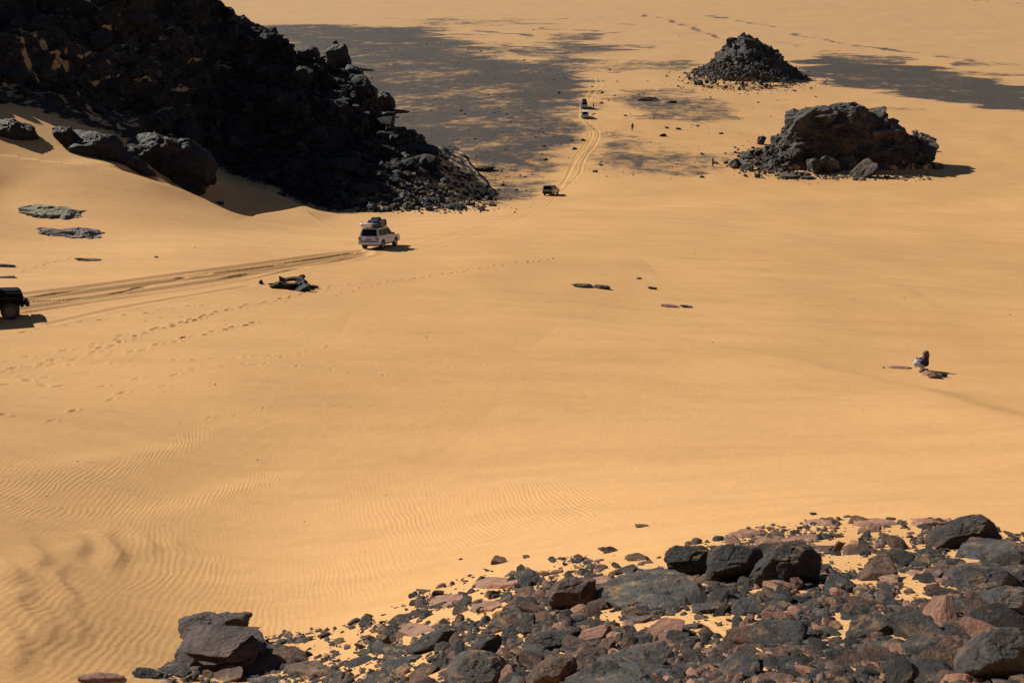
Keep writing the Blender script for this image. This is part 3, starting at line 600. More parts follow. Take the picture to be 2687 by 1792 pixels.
# ---- foreground rocks. name, px, py, w, h, material, tilt(x,y), yaw, depth ratio, label
FG = [
 ('boulder', 1312, 1469, 50, 34, 'brown', (0, 5), 0, .8, 'small layered brown boulder alone on rippled sand left of the rocky slope', .25),
 ('stone', 1381, 1459, 25, 16, 'brown', (0, 0), 10, .8, 'tiny dark stone just right of the lone layered boulder', .1),
 ('boulder', 1594, 1440, 56, 40, 'brown', (5, 10), 20, .8, 'brown knobbly boulder on the sand at the upper edge of the slope', .1),
 ('boulder', 1676, 1459, 80, 42, 'brown', (0, 0), -10, .8, 'reddish twin-humped boulder just left of the big black boulders', .1),
 ('boulder', 1808, 1478, 128, 82, 'dark', (0, -8), 10, .8, 'big rounded black boulder at the left end of the row of large boulders', .1),
 ('boulder', 1930, 1484, 140, 84, 'dark', (8, 5), 20, .8, 'black pitted boulder between the rounded boulder and the tilted wedge', .1),
 ('slab_rock', 2072, 1490, 185, 118, 'dark', (-20, -28), 20, .6, 'large smooth black wedge-shaped slab tilted up to the right', 0),
 ('boulder', 2088, 1531, 54, 64, 'brown', (0, 5), 0, .8, 'upright brown barrel-like stone in front of the black wedge slab', .3),
 ('boulder', 2540, 1405, 190, 84, 'dark', (0, -14), -15, .5, 'long dark ridge-backed boulder at the top right of the rocky slope', .3),
 ('slab_rock', 1714, 1560, 285, 92, 'grey', (12, 6), -8, .7, 'broad grey weathered slab below the big black boulders', .1),
 ('boulder', 1503, 1562, 112, 86, 'brown', (5, -14), 15, .8, 'blocky brown boulder with a dark split face left of the broad grey slab', .2),
 ('slab_rock', 1307, 1530, 190, 36, 'pink', (5, 3), 5, .7, 'long flat pink slab near the sandy upper edge', .2),
 ('slab_rock', 1176, 1580, 92, 32, 'pink', (10, -6), -5, .7, 'salmon pink slab below the small upright black block', .2),
 ('slab_rock', 1272, 1592, 85, 36, 'pink', (10, -18), 10, .6, 'red slab tilted up to the right below a small pyramid stone', .3),
 ('stone', 1297, 1557, 42, 44, 'brown', (0, 0), 30, .8, 'small brown pyramid-shaped stone above the tilted red slab', .1),
 ('stone', 1149, 1556, 38, 36, 'dark', (0, 8), 10, .8, 'small upright black block beside the salmon pink slab', .1),
 ('slab_rock', 1082, 1613, 96, 34, 'dark', (6, -12), 10, .6, 'dark leaning slabs on bare sand at the left edge of the rocks', .2),
 ('slab_rock', 1350, 1636, 290, 74, 'pink', (18, 2), -4, .8, 'wide pale pink sheet of bedrock in the middle of the slope', .1),
 ('slab_rock', 1407, 1645, 68, 30, 'dark', (5, -14), 20, .5, 'small black wedge lying on the pink bedrock sheet', .2),
 ('slab_rock', 1456, 1687, 176, 46, 'dark', (5, -10), 6, .4, 'long narrow black slab with a sharp left tip', .5),
 ('slab_rock', 1124, 1688, 145, 48, 'dark', (8, -16), 10, .5, 'black slab tilted up to the right over open sand', .5),
 ('boulder', 1222, 1732, 190, 96, 'dark', (5, -26), 8, .5, 'big black diagonal rock rising to the right in the lower middle', .2),
 ('slab_rock', 1061, 1733, 102, 42, 'grey', (8, -14), 10, .6, 'smooth grey leaf-shaped slab at the lower left of the slope', .3),
 ('boulder', 1260, 1775, 170, 72, 'grey', (10, 0), 0, .8, 'grey dome-backed rock with a pitted top at the bottom edge', .1),
 ('slab_rock', 1534, 1723, 82, 40, 'grey', (8, -18), 10, .6, 'grey-brown wedge on sand below the long narrow black slab', .4),
 ('boulder', 1444, 1765, 136, 64, 'brown', (5, -20), 15, .7, 'brown wedge rock with a black right face at the bottom edge', .2),
 ('slab_rock', 1650, 1765, 320, 96, 'grey', (14, 0), 5, .8, 'largest flat grey slab filling the bottom middle right', .1),
 ('slab_rock', 1860, 1596, 122, 42, 'grey', (15, 0), 0, .7, 'oval grey slab right of the broad weathered slab', .1),
 ('slab_rock', 1668, 1624, 82, 26, 'grey', (10, 4), 5, .6, 'small flat grey slab under the broad weathered slab', .2),
 ('boulder', 1902, 1549, 78, 46, 'brown', (0, 0), 20, .8, 'angular brown stone in the shade left of the barrel-like stone', .1),
 ('boulder', 1968, 1592, 105, 70, 'grey', (10, 0), -10, .8, 'lumpy grey boulder below the black wedge slab', .1),
 ('boulder', 2304, 1500, 112, 80, 'brown', (10, -8), -10, .8, 'rounded brown boulder with a cracked top right of a sandy gap', .3),
 ('slab_rock', 2332, 1522, 66, 40, 'pink', (10, -12), 0, .7, 'pink broken stone leaning on the cracked brown boulder', .2),
 ('slab_rock', 2591, 1524, 160, 48, 'grey', (10, 4), 0, .6, 'thick blue-grey slab with a black underside near the right edge', .1),
 ('boulder', 2632, 1594, 130, 74, 'grey', (10, -20), 10, .7, 'grey slab with a black hollow face at the right edge', .4),
 ('boulder', 2459, 1592, 104, 66, 'brown', (10, -8), 10, .8, 'brown stone resting on the pale sloping ledge', .1),
 ('slab_rock', 2425, 1650, 200, 90, 'grey', (22, 10), -50, .5, 'long pale ledge running diagonally down the right side', .1),
 ('slab_rock', 2323, 1697, 120, 48, 'grey', (10, 5), 10, .7, 'cracked grey stone just below the diagonal ledge', .1),
 ('slab_rock', 1948, 1706, 92, 34, 'brown', (8, -10), 10, .6, 'dark brown lens-shaped stone above the bottom edge', .5),
 ('slab_rock', 2040, 1736, 122, 46, 'dark', (5, 8), 0, .6, 'black slab with a hollow shadowed underside at lower centre right', .1),
 ('slab_rock', 2105, 1699, 124, 34, 'grey', (10, -5), 5, .6, 'smooth grey flagstone above the hollow black slab', .2),
 ('boulder', 2227, 1727, 112, 60, 'brown', (5, 0), 0, .8, 'brown lump with a black right side near the bottom right', .1),
 ('boulder', 2620, 1732, 175, 130, 'grey', (5, -8), 0, .8, 'largest blue-grey boulder in the bottom right corner', .2),
 ('boulder', 2425, 1770, 230, 66, 'grey', (5, 0), 0, .7, 'long blue-grey boulder along the bottom edge beside the corner boulder', .2),
 ('slab_rock', 2034, 1779, 120, 36, 'brown', (5, 0), 0, .7, 'pale brown slab cut by the bottom edge right of the largest flat slab', .1),
 ('slab_rock', 2595, 1455, 200, 66, 'grey', (18, 4), -5, .8, 'wide grey slab with a crack below the ridge-backed boulder', .1),
 ('slab_rock', 2408, 1505, 62, 28, 'pink', (8, -10), 0, .7, 'small pink slab right of the cracked brown boulder', .2),
 ('slab_rock', 2464, 1502, 80, 32, 'brown', (8, -16), 10, .5, 'slender brown slab tilted up to the right beside a small pink slab', .2),
 ('boulder', 2135, 1631, 74, 44, 'dark', (0, 0), 20, .8, 'dark split stone in the gravelly middle of the right side', .2),
 ('slab_rock', 2078, 1652, 50, 20, 'dark', (5, 5), 0, .6, 'little flat black slab in gravel left of the dark split stone', .2),
 ('boulder', 2285, 1583, 108, 40, 'brown', (10, 0), 0, .7, 'flat-topped brown stone in the middle of the right side', .2),
 ('boulder', 2183, 1583, 74, 42, 'brown', (10, -10), 0, .8, 'brown stone with a black right face left of the flat-topped one', .2),
 ('slab_rock', 2130, 1590, 80, 32, 'brown', (10, 0), 0, .7, 'low brown slab below the barrel-like stone', .2),
 ('slab_rock', 2165, 1371, 130, 20, 'pink', (8, 2), 3, .9, 'low pink slab at the far sandy edge of the slope', .1),
 ('slab_rock', 2430, 1370, 150, 30, 'pink', (8, -2), 0, .9, 'broad pink slab at the far edge left of the ridge-backed boulder', .1),
 ('slab_rock', 2553, 1362, 80, 16, 'pink', (5, 0), 0, .8, 'thin pink ledge behind the ridge-backed boulder', .1),
 ('slab_rock', 2300, 1376, 150, 24, 'pink', (8, 2), 0, .9, 'mauve pink slab between the two far pink slabs', .1),
 ('slab_rock', 2085, 1414, 130, 26, 'pink', (8, -4), 5, .8, 'pink slab behind the black wedge slab', .1),
 ('slab_rock', 2155, 1437, 76, 22, 'brown', (5, 4), 0, .7, 'dark-edged brown slab just behind the black wedge slab', .2),
 ('slab_rock', 1960, 1406, 110, 26, 'pink', (5, -4), 0, .8, 'pinkish rubble slab at the upper left end of the far rocks', .1),
 ('boulder', 2256, 1443, 106, 34, 'brown', (8, 0), 0, .7, 'low dark brown stone right of the pointed spike', .1),
 ('stone', 2326, 1420, 36, 32, 'grey', (0, 0), 0, .8, 'small rounded grey stone standing among the far rocks', .1),
 ('boulder', 2395, 1470, 92, 36, 'brown', (8, -14), 10, .7, 'brown wedge below the small rounded grey stone', .2),
 ('stone', 2196, 1436, 26, 52, 'brown', (0, 12), 0, .6, 'thin pointed spike of brown rock standing upright', .1),
 ('boulder', 610, 1715, 240, 110, 'stack', (4, 3), 4, .6, 'big layered red and black rock stack at the lower left', .1),
 ('slab_rock', 560, 1657, 200, 54, 'stack', (4, -7), 3, .5, 'dark red capstone slab on top of the layered rock stack', .25),
 ('slab_rock', 265, 1778, 135, 34, 'pink', (8, -6), 10, .6, 'pink slab at the far left of the bottom edge', .3),
 ('slab_rock', 397, 1767, 108, 34, 'dark', (8, 3), 0, .6, 'dark slab between the far-left pink slab and the rock stack', .3),
 ('boulder', 774, 1728, 150, 50, 'brown', (8, 6), 0, .7, 'rough brown rock just right of the layered rock stack', .2),
 ('slab_rock', 815, 1762, 168, 42, 'brown', (8, 6), -6, .6, 'brown slab below the rough rock beside the stack', .2),
 ('slab_rock', 795, 1677, 58, 24, 'dark', (5, -12), 10, .5, 'small dark slab on pale sand right of the rock stack', .2),
 ('stone', 728, 1671, 24, 14, 'dark', (0, 0), 0, .8, 'tiny dark stone nearest the top of the rock stack', .2),
 ('boulder', 1006, 1682, 50, 52, 'brown', (5, -20), 0, .7, 'brown pointed stone at the left edge above the leaf-shaped slab', .2),
 ('boulder', 946, 1732, 92, 40, 'dark', (5, -8), 0, .7, 'dark rubble stone left of the leaf-shaped grey slab', .2),
 ('slab_rock', 985, 1782, 140, 30, 'grey', (8, 0), 0, .7, 'flat grey slab at the bottom edge below the leaf-shaped slab', .1),
 ('boulder', 590, 1770, 112, 46, 'brown', (5, -16), 10, .7, 'red-brown wedge in front of the layered rock stack', .2),
 ('slab_rock', 695, 1786, 112, 26, 'grey', (5, 0), 0, .8, 'grey slab at the bottom edge right of the red-brown wedge', .2),
 ('slab_rock', 1150, 1640, 60, 24, 'pink', (5, -10), 0, .7, 'small pink slab on sand below the dark leaning slabs', .2),
 ('slab_rock', 1085, 1655, 100, 34, 'pink', (10, 2), 0, .8, 'pale pink flag lying in sand above the tilted black slab', .1),
 ('boulder', 1640, 1495, 66, 26, 'dark', (5, 0), 0, .7, 'low dark stone below the reddish twin-humped boulder', .2),
 ('slab_rock', 1570, 1528, 150, 40, 'pink', (12, 2), 0, .9, 'grey-pink bedrock sheet behind the blocky brown boulder', 0),
 ('boulder', 1560, 1630, 90, 44, 'dark', (5, 4), 0, .7, 'dark cluster rock between the pink bedrock and the broad grey slab', .1),
 ('slab_rock', 1690, 1658, 74, 46, 'dark', (8, -16), 10, .7, 'black triangular slab in the gravel below the broad grey slab', .2),
 ('slab_rock', 2520, 1640, 130, 50, 'brown', (12, 4), 0, .8, 'brownish slab right of the diagonal ledge', .1),
 ('slab_rock', 2560, 1580, 90, 30, 'dark', (8, 0), 0, .7, 'dark low slab under the thick blue-grey slab', .1),
 ('boulder', 1840, 1680, 60, 36, 'brown', (8, 0), 0, .8, 'round-topped brown stone above the lens-shaped one', .2),
]
def z1(*P): return [(150 + x / 2.612, 1350 + y / 2.612) for x, y in P]
def z2(*P): return [(1000 + x / 2.612, 1350 + y / 2.612) for x, y in P]
def z3(*P): return [(1787 + x / 2.612, 1310 + y / 2.612) for x, y in P]
HERO = {4: (z2((1950, 330), (1985, 270), (2070, 232), (2170, 230), (2235, 260), (2290, 330), (2275, 440), (2100, 450), (1985, 410)), .55, -.3),
        5: (z3((190, 400), (330, 345), (470, 335), (560, 380), (570, 470), (490, 590), (200, 590)), .55, .2),
        6: (z3((488, 592), (560, 470), (620, 390), (690, 345), (780, 322), (870, 350), (960, 430), (940, 560), (800, 610), (600, 625)), .5, -.75),
        8: (z3((1705, 345), (1760, 270), (1900, 190), (2090, 138), (2150, 180), (2205, 262), (2080, 320), (1950, 352), (1800, 355)), .5, -.2),
        9: (z2((1475, 600), (1560, 490), (1700, 440), (1900, 428), (2100, 500), (2245, 560), (2080, 645), (1850, 665), (1600, 660)), .75, 0),
        10: (z2((1158, 560), (1210, 500), (1300, 460), (1468, 452), (1466, 560), (1400, 640), (1280, 665), (1165, 645)), .6, -.5),
        19: (z2((965, 900), (1050, 860), (1350, 808), (1420, 880), (1250, 940), (1040, 940)), .4, 0),
        20: (z2((135, 935), (300, 860), (400, 800), (510, 815), (450, 900), (300, 950)), .5, -.2),
        21: (z2((340, 1160), (400, 1050), (560, 970), (625, 850), (780, 830), (825, 900), (800, 990), (600, 1070), (450, 1165)), .4, -.2),
        23: (z2((458, 1110), (560, 1040), (700, 1006), (820, 1050), (900, 1160), (860, 1190), (480, 1190)), .7, 0),
        25: (z2((975, 1160), (1100, 1060), (1230, 1008), (1295, 1000), (1345, 1060), (1230, 1170), (1050, 1190)), .6, -.4),
        26: (z2((1255, 1160), (1400, 1040), (1560, 960), (1750, 922), (1950, 930), (2080, 1040), (2060, 1200), (1300, 1210)), .6, 0),
        33: (z3((1885, 605), (1910, 530), (2050, 488), (2250, 508), (2315, 560), (2250, 615), (2000, 635)), .6, 0),
        34: (z3((2035, 800), (2060, 740), (2200, 670), (2351, 638), (2430, 700), (2420, 820), (2250, 840)), .6, -.5),
        42: (z3((1950, 1150), (2080, 1000), (2200, 950), (2351, 925), (2420, 980), (2430, 1270), (1950, 1280)), .6, 0),
        45: (z3((1835, 425), (1950, 340), (2100, 290), (2351, 272), (2430, 350), (2380, 430), (2200, 465), (2000, 445)), .8, 0),
        64: (z1((765, 1010), (778, 930), (900, 880), (1000, 825), (1250, 788), (1350, 808), (1435, 870), (1500, 955), (1440, 1060), (1000, 1110), (800, 1100)), .55, .1),
        65: (z1((765, 792), (900, 745), (1250, 718), (1305, 760), (1290, 805), (1100, 840), (900, 885), (785, 895)), .45, .1)}
def hero_rock(name, i, poly, dratio, ridge, mat, label, cat, sub=5, hit=None, bf=.10, amp=None):
    """convex block with the outline of the rock seen from uphill; planes close it in depth"""
    poly = np.array(poly); x0, y0 = poly.min(0); x1, y1 = poly.max(0); cx = (x0 + x1) / 2
    g, s = (hit or ground)(cx, y1 - bf * (y1 - y0)); dep = math.atan2(-g.z, g.y)
    w = (x1 - x0) / s; dpt = w * dratio; hpx = (y1 - y0) / s
    # picture outline -> upright plane through the rock
    cz_ = (y0 + y1) / 2; pts_ = np.stack([(poly[:, 0] - cx) / s, -(poly[:, 1] - cz_) / s / math.cos(dep) * .92], -1)
    r_ = np.random.RandomState(i * 13 + 5); pl = []
    ar = 0.5 * np.sum(pts_[:, 0] * np.roll(pts_[:, 1], -1) - np.roll(pts_[:, 0], -1) * pts_[:, 1])
    if ar < 0: pts_ = pts_[::-1]
    for a_, b_ in zip(pts_, np.roll(pts_, -1, 0)):
        e_ = b_ - a_; nn = np.array([e_[1], 0, -e_[0]]); nn /= np.linalg.norm(nn) + 1e-9
        d_ = nn[0] * a_[0] + nn[2] * a_[1]
        for ty_ in (r_.uniform(-.25, .0), r_.uniform(.1, .5)):
            n2 = nn + np.array([0, ty_, 0]); n2 /= np.linalg.norm(n2); pl.append((n2, d_ * (1.0 + abs(ty_) * .15)))
    H2 = hpx / 2
    for nn, d_ in (((ridge * .6, -1, .25 if ridge < 0 else -.1), dpt * .42), ((0, -1, -.5), dpt * .45), ((0, 1, .3), dpt * .55), ((.5, -.8, .5), dpt * .45 + H2 * .25), ((-.25, -.45, 1), H2 * .82), ((0, .3, 1), H2 * 1.0)):
        nn = np.array(nn, float); L_ = np.linalg.norm(nn); pl.append((nn / L_, d_ / L_ * 1.05))
    for k in range(5):
        nn = r_.normal(size=3); nn[1] = -abs(nn[1]) * .7; nn /= np.linalg.norm(nn); pl.append((nn, (abs(nn[0]) * w + abs(nn[1]) * dpt + abs(nn[2]) * hpx) * .5 * r_.uniform(.72, .9)))
    V, Fc = ICO[sub]; V = V * np.array([w, dpt, hpx]) * .5
    rr = np.full(len(V), 1e9)
    for nn, d_ in pl:
        q_ = V @ nn; rr = np.where(q_ > 1e-6, np.minimum(rr, max(d_, .05 * hpx) / np.maximum(q_, 1e-6)), rr)
    V = V * rr[:, None]; o_ = V / np.linalg.norm(V, axis=1)[:, None]; sc_ = min(w, hpx * 1.5)
    amp_ = amp or (.10 if mat == 'stack' else .055)
    V = V + o_ * (fbm(V / sc_ * 3.2, 5, i, .6) * amp_ * sc_)[:, None]
    f1, f2, c_ = worley(V / sc_ * np.array([3, 3, 5]), i); V = V - o_ * ((c_ - .5) * .035 * sc_ + np.clip(.10 - (f2 - f1), 0, 1) * .25 * sc_)[:, None]
    if mat == 'stack':
        lv = (V[:, 2] + V[:, 0] * .12) / hpx * 11 + perlin(V / sc_ * 2, i); st_ = PERM[(np.floor(lv).astype(int) + i) & 255] / 255.0 - .5
        V[:, :2] *= (1 + .10 * st_ * sstep(0, .25, lv - np.floor(lv)))[:, None]
    zc = g.z + (y1 - bf * (y1 - y0) - cz_) / s / math.cos(dep) * .92
    return tag(link(name, mesh_np(name, V, Fc, M[mat]), loc=(g.x, g.y + dpt * .30, zc + dpt * .30 * math.tan(-dep) * .5)), label, cat)
def slab_on(name, i, poly, thick, mat, label, cat, sub=5, rough=.05, relief=.16, ragged=.16):
    """flat slab lying on the slope: its outline on the ground, real thickness, cracked and pitted top"""
    P_ = [ground(x, y) for x, y in poly]; s = sum(q[1] for q in P_) / len(P_); P_ = np.array([q[0][:] for q in P_])
    A_ = np.column_stack([P_[:, 0], P_[:, 1], np.ones(len(P_))]); co, *_ = np.linalg.lstsq(A_, P_[:, 2], rcond=None)
    c = P_.mean(0); c[2] = co @ np.array([c[0], c[1], 1]); Q2 = P_[:, :2] - c[:2]
    ar = 0.5 * np.sum(Q2[:, 0] * np.roll(Q2[:, 1], -1) - np.roll(Q2[:, 0], -1) * Q2[:, 1])
    if ar < 0: Q2 = Q2[::-1]
    r_ = np.random.RandomState(i * 7 + 1); pl = []
    for a_, b_ in zip(Q2, np.roll(Q2, -1, 0)):
        e_ = b_ - a_; L_ = np.linalg.norm(e_)
        if L_ < 1e-6: continue
        nn = np.array([e_[1], -e_[0], 0]) / L_; d_ = nn[:2] @ a_; nn = nn + np.array([0, 0, r_.uniform(-.1, .35)]); k_ = np.linalg.norm(nn); pl.append((nn / k_, max(d_, .02) / k_))
    pl += [(np.array([0, 0, 1.0]), thick), (np.array([0, 0, -1.0]), thick * .8)]
    for k in range(3):
        nn = np.array([r_.uniform(-.35, .35), r_.uniform(-.35, .35), 1]); L_ = np.linalg.norm(nn); pl.append((nn / L_, thick * r_.uniform(1.0, 1.5)))
    w = np.abs(Q2).max(0); V, Fc = ICO[sub]; V = V * np.array([w[0], w[1], thick * 1.5])
    rr = np.full(len(V), 1e9)
    for nn, d_ in pl:
        q_ = V @ nn; rr = np.where(q_ > 1e-6, np.minimum(rr, d_ / np.maximum(q_, 1e-6)), rr)
    V = V * rr[:, None]; sc_ = w.mean()
    h_ = fbm(V / sc_ * np.array([2.6, 2.6, 4]), 5, i, .62)
    V[:, :2] *= (1 + (fbm(V / sc_ * (2.2 if ragged < .2 else 4), 4, i + 9) * ragged))[:, None]; V[:, 2] += h_ * min(thick, relief) * (.42 if relief < .2 else 1.1)
    V[:, 2] += co[0] * V[:, 0] + co[1] * V[:, 1]
    return tag(link(name, mesh_np(name, V, Fc, M[mat]), loc=c), label, cat)
def layered_stack(label):
    g, s = ground(600, 1768); Vs, Fs, off = [], [], 0
    for k, (cx, cy, w, th) in enumerate(((612, 1756, 280, 26), (600, 1744, 262, 20), (590, 1733, 286, 20), (596, 1723, 266, 18), (584, 1713, 282, 18), (580, 1703, 262, 18), (590, 1693, 240, 16),
                                         (570, 1684, 236, 16), (562, 1675, 214, 16), (500, 1712, 120, 30), (700, 1732, 110, 34), (640, 1770, 170, 34))):
        V, Fc = slab_shape(7700 + k * 3, 4, .05); V = V / np.abs(V).max(0)
        lx, lz = w / s, th / s * 1.25; dep = .6
        V = V * np.array([lx / 2, lx * .30, lz / 2]); V[:, 2] += fbm(V * 3.5, 4, k) * lz * .16
        lv = V[:, 2] / lz * 4 + perlin(V * 4, k); V[:, :2] *= (1 + .05 * (PERM[(np.floor(lv).astype(int) + k) & 255] / 255. - .5))[:, None]
        V = V @ rotm(4 + (k % 3) * 2, -3 + (k * 2) % 5, (k * 37) % 17 - 8).T
        V += np.array([(cx - 600) / s, .25 + .012 * k, (1768 - cy) / s / math.cos(dep) - .30]); Vs.append(V); Fs.append(Fc + off); off += len(V)
    tag(link('boulder', mesh_np('boulder', np.concatenate(Vs), np.concatenate(Fs), M['stack']), loc=g), label, 'boulder')
def auto_poly(i, px, py, w, h, tilt):
    r_ = random.Random(i * 3 + 2); out = []; n_ = r_.choice((6, 7, 8))
    for k in range(n_):
        a_ = 2 * math.pi * (k + r_.uniform(-.25, .25)) / n_; q_ = r_.uniform(.85, 1.1)
        out.append((px + math.cos(a_) * w / 2 * q_, py + math.sin(a_) * h * .46 * q_ + math.cos(a_) * w * .5 * tilt * .006))
    return out
SLAB = {9: .24, 26: .14, 45: .18, 17: .045, 79: .05}
KEEP = []
for i, (nm, px, py, w, h, mt, tl, yw, dr, lab, sk) in enumerate(FG):
    big = w > 100
    lzv = None
    if i == 64: layered_stack(lab); continue
    if SLAB.get(i) or (nm == 'slab_rock' and i not in HERO and (mt == 'pink' or abs(tl[1]) < 9) and h < 100):
        pol = HERO[i][0] if i in HERO else auto_poly(i, px, py, w, h, tl[1])
        slab_on(nm, i, pol, SLAB.get(i) or min(.13, .35 * h / ground(px, py)[1]), mt, lab, 'rock' if nm != 'boulder' else 'boulder', 5 if w > 90 else 4); continue
    if i in HERO:
        hero_rock(nm, i, HERO[i][0], HERO[i][1], HERO[i][2], mt, lab, 'rock' if nm != 'boulder' else 'boulder'); continue
    o = rock_obj(nm, 100 + i * 7, px, py, w, h, mt, tl, yw, dr, 5 if w > 150 else 4, 0.22, lab, 'rock' if nm != 'boulder' else 'boulder', None,
                 9 if nm != 'slab_rock' else 7, 0.10 if nm != 'slab_rock' else 0.07, 0.22 if mt == 'stack' else 0.06, 0.5, lzv)
    KEEP.append((px, py, w, h))

# region of the rocky slope (source pixels, used to find where on the ground loose stones lie)
EDGE = [(150, 1800), (430, 1752), (470, 1700), (640, 1690), (700, 1672), (760, 1662), (900, 1642), (1030, 1590), (1130, 1545), (1220, 1510), (1400, 1482), (1560, 1452),
        (1720, 1462), (1790, 1436), (1900, 1412), (1960, 1392), (2100, 1366), (2300, 1356), (2560, 1364), (2640, 1398), (2720, 1408)]
def edge_y(px): return np.interp(px, [e[0] for e in EDGE], [e[1] for e in EDGE])
r = random.Random(5)
FRAG_LAB = {'dark': 'small broken dark rock fragment lying on the foreground rocky slope', 'brown': 'small broken brown rock fragment lying on the foreground rocky slope',
            'pink': 'small broken pink rock fragment lying on the foreground rocky slope', 'grey': 'small broken grey rock fragment lying on the foreground rocky slope'}
variants = {}
def frag_mesh(mt, k):
    if (mt, k) not in variants:
        V, Fc = (slab_shape if k < 5 else rock_shape)(900 + k * 13 + len(mt), 3)
        V = V / np.abs(V).max(0) * .5
        variants[(mt, k)] = mesh_np('rock_fragment', V, Fc, M[mt])
    return variants[(mt, k)]
cnt = 0
while cnt < 214:
    px = r.uniform(450, 2690); ey = edge_y(px); py = r.uniform(ey + 8, 1795)
    if px < 1000 and r.random() < .45: continue
    pn = perlin(np.array([[px / 160, py / 90, 3.3]]))[0]
    if pn < -.22 and r.random() < .8: continue
    g, s = ground(px, py)
    w = r.choice((.17, .23, .30, .40, .54)) * r.uniform(.8, 1.2)
    pinky = (py - ey) < 70 and px > 1850
    mt = r.choice(('pink', 'brown', 'pink', 'brown', 'dark') if pinky else ('dark', 'dark', 'brown', 'brown', 'grey', 'grey', 'pink'))
    o = link('rock_fragment', frag_mesh(mt, r.randrange(7)), loc=(g.x, g.y, g.z + w * .10))
    o.rotation_euler = (Matrix.Rotation(R(r.uniform(-8, 30)), 3, 'X') @ Matrix.Rotation(R(r.uniform(-26, 4)), 3, 'Y') @ Matrix.Rotation(r.uniform(0, 6.28), 3, 'Z')).to_euler()
    o.scale = (w, w * r.uniform(.5, .9), w * r.uniform(.14, .36))
    tag(o, neighbour_label(('tiny ' if w < .21 else 'small ' if w < .33 else 'mid-sized ') + ('' if py < ey + 60 else '') + mt + ' rock fragment', px, py, FG), 'rock', mt + ' fragments on the foreground slope')
    cnt += 1
# countless pebbles and chips between them
def pebble_field(name, pts, mats, sub=1, label=None, cat=None, flat=(.35, .8), aniso=1.0, slabby=False):
    """pts: list of (x,y,z,size)"""
    r2 = np.random.RandomState(len(pts)); vs = []
    for k in range(10):
        V, Fc = (slab_shape(3000 + k * 31, sub, .03) if slabby and k < 8 else rock_shape(3000 + k * 31, sub, 6, .4, .06)); vs.append(V / np.abs(V).max(0) * .5)
    nv, nf = len(vs[0]), len(Fc); out = np.zeros((len(pts) * nv, 3)); Fo = np.zeros((len(pts) * nf, 3), int)
    for i, (x, y, z, s) in enumerate(pts):
        m = rotm(r2.uniform(-25, 25), r2.uniform(-25, 25), r2.uniform(0, 360))
        V = (vs[r2.randint(10)] * np.array([s * aniso, s * r2.uniform(.55, 1), s * r2.uniform(*flat)])) @ m.T
        out[i * nv:(i + 1) * nv] = V + np.array([x, y, z + s * .08]); Fo[i * nf:(i + 1) * nf] = Fc + i * nv
    me = mesh_np(name, out, Fo, None)
    for m_ in mats: me.materials.append(M[m_])
    idx = np.repeat(r2.randint(0, len(mats), len(pts)), nf).astype(np.int32)
    me.polygons.foreach_set('material_index', idx)
    o = link(name, me); tag(o, label, cat, kind='stuff'); return o
pts = []
PX = np.array([r.uniform(430, 2700) for _ in range(38000)]); PY = np.array([r.uniform(1350, 1800) for _ in range(38000)])
pn = fbm(np.stack([PX / 150, PY / 80, PX * 0 + 9.1], -1), 3); ed_ = PY - edge_y(PX); ok = (ed_ > -4) & (pn > -.16 + .30 * np.exp(-np.maximum(ed_, 0) / 45)) | ((ed_ > 0) & (rng.rand(38000) < .10))
ok = ok & ((PX > 1000) | (rng.rand(38000) < .6))
PX, PY = PX[ok][:16500], PY[ok][:16500]
# ground hits interpolated from a coarse table (the slope is smooth here)
tx = np.arange(400, 2760, 40); ty = np.arange(1320, 1830, 20)
tab = np.array([[ground(x, y)[1] for x in tx] for y in ty])
def fastg(px, py):
    fx = np.clip((px - tx[0]) / 40, 0, len(tx) - 1.001); fy = np.clip((py - ty[0]) / 20, 0, len(ty) - 1.001)
    i, j = fx.astype(int), fy.astype(int); u, v = fx - i, fy - j
    s = (tab[j, i] * (1 - u) + tab[j, i + 1] * u) * (1 - v) + (tab[j + 1, i] * (1 - u) + tab[j + 1, i + 1] * u) * v
    X, Y, Z = unproj(px, py, F / s); return X, Y, height(X, Y)
gx, gy, gz = fastg(PX, PY)
for x, y, z in zip(gx, gy, gz): pts.append((x, y, z, min(.24, .022 + r.expovariate(1 / .046))))
pebble_field('rock_chips', [p for p in pts if p[3] < .075], ['dark', 'dark', 'brown', 'grey', 'gravel', 'pink'], 1, 'fine stone chips packed between the foreground rocks', 'rubble', (.2, .6), 1.2, True)
pebble_field('loose_rubble', [p for p in pts if p[3] >= .075], ['dark', 'dark', 'dark', 'brown', 'brown', 'grey', 'gravel', 'pink'], 2, 'broken slabs and pebbles strewn between the foreground rocks', 'rubble', (.2, .55), 1.2, True)

# ------------------------------------------------------------------ black hill on the left
foot = [(-500, 200, 108), (-200, 235, 112), (0, 272, 119), (190, 316, 122), (330, 362, 126), (450, 405, 134), (560, 432, 144), (700, 486, 141), (850, 524, 133), (960, 548, 128),
        (1090, 556, 131), (1200, 540, 142), (1290, 502, 168)]
ridge = [(-500, -560, 142), (-200, -420, 144), (0, -330, 147), (190, -210, 150), (380, -110, 155), (500, -40, 162), (590, 6, 168), (700, 74, 168), (790, 138, 168), (880, 178, 168),
         (960, 235, 168), (1060, 330, 170), (1180, 425, 174), (1300, 506, 172)]
def line_pts(L, k, sm=6):
    P = np.array([unproj(*p) for p in L]); t = np.linspace(0, 1, len(L)); T = np.linspace(0, 1, k)
    Q_ = np.stack([np.interp(T, t, P[:, i]) for i in range(3)], -1)
    ker = np.ones(2 * sm + 1) / (2 * sm + 1); out = Q_.copy()
    for i in range(3): out[sm:-sm, i] = np.convolve(Q_[:, i], ker, 'valid')
    return out
NU, NVF, NVB = 620, 330, 60
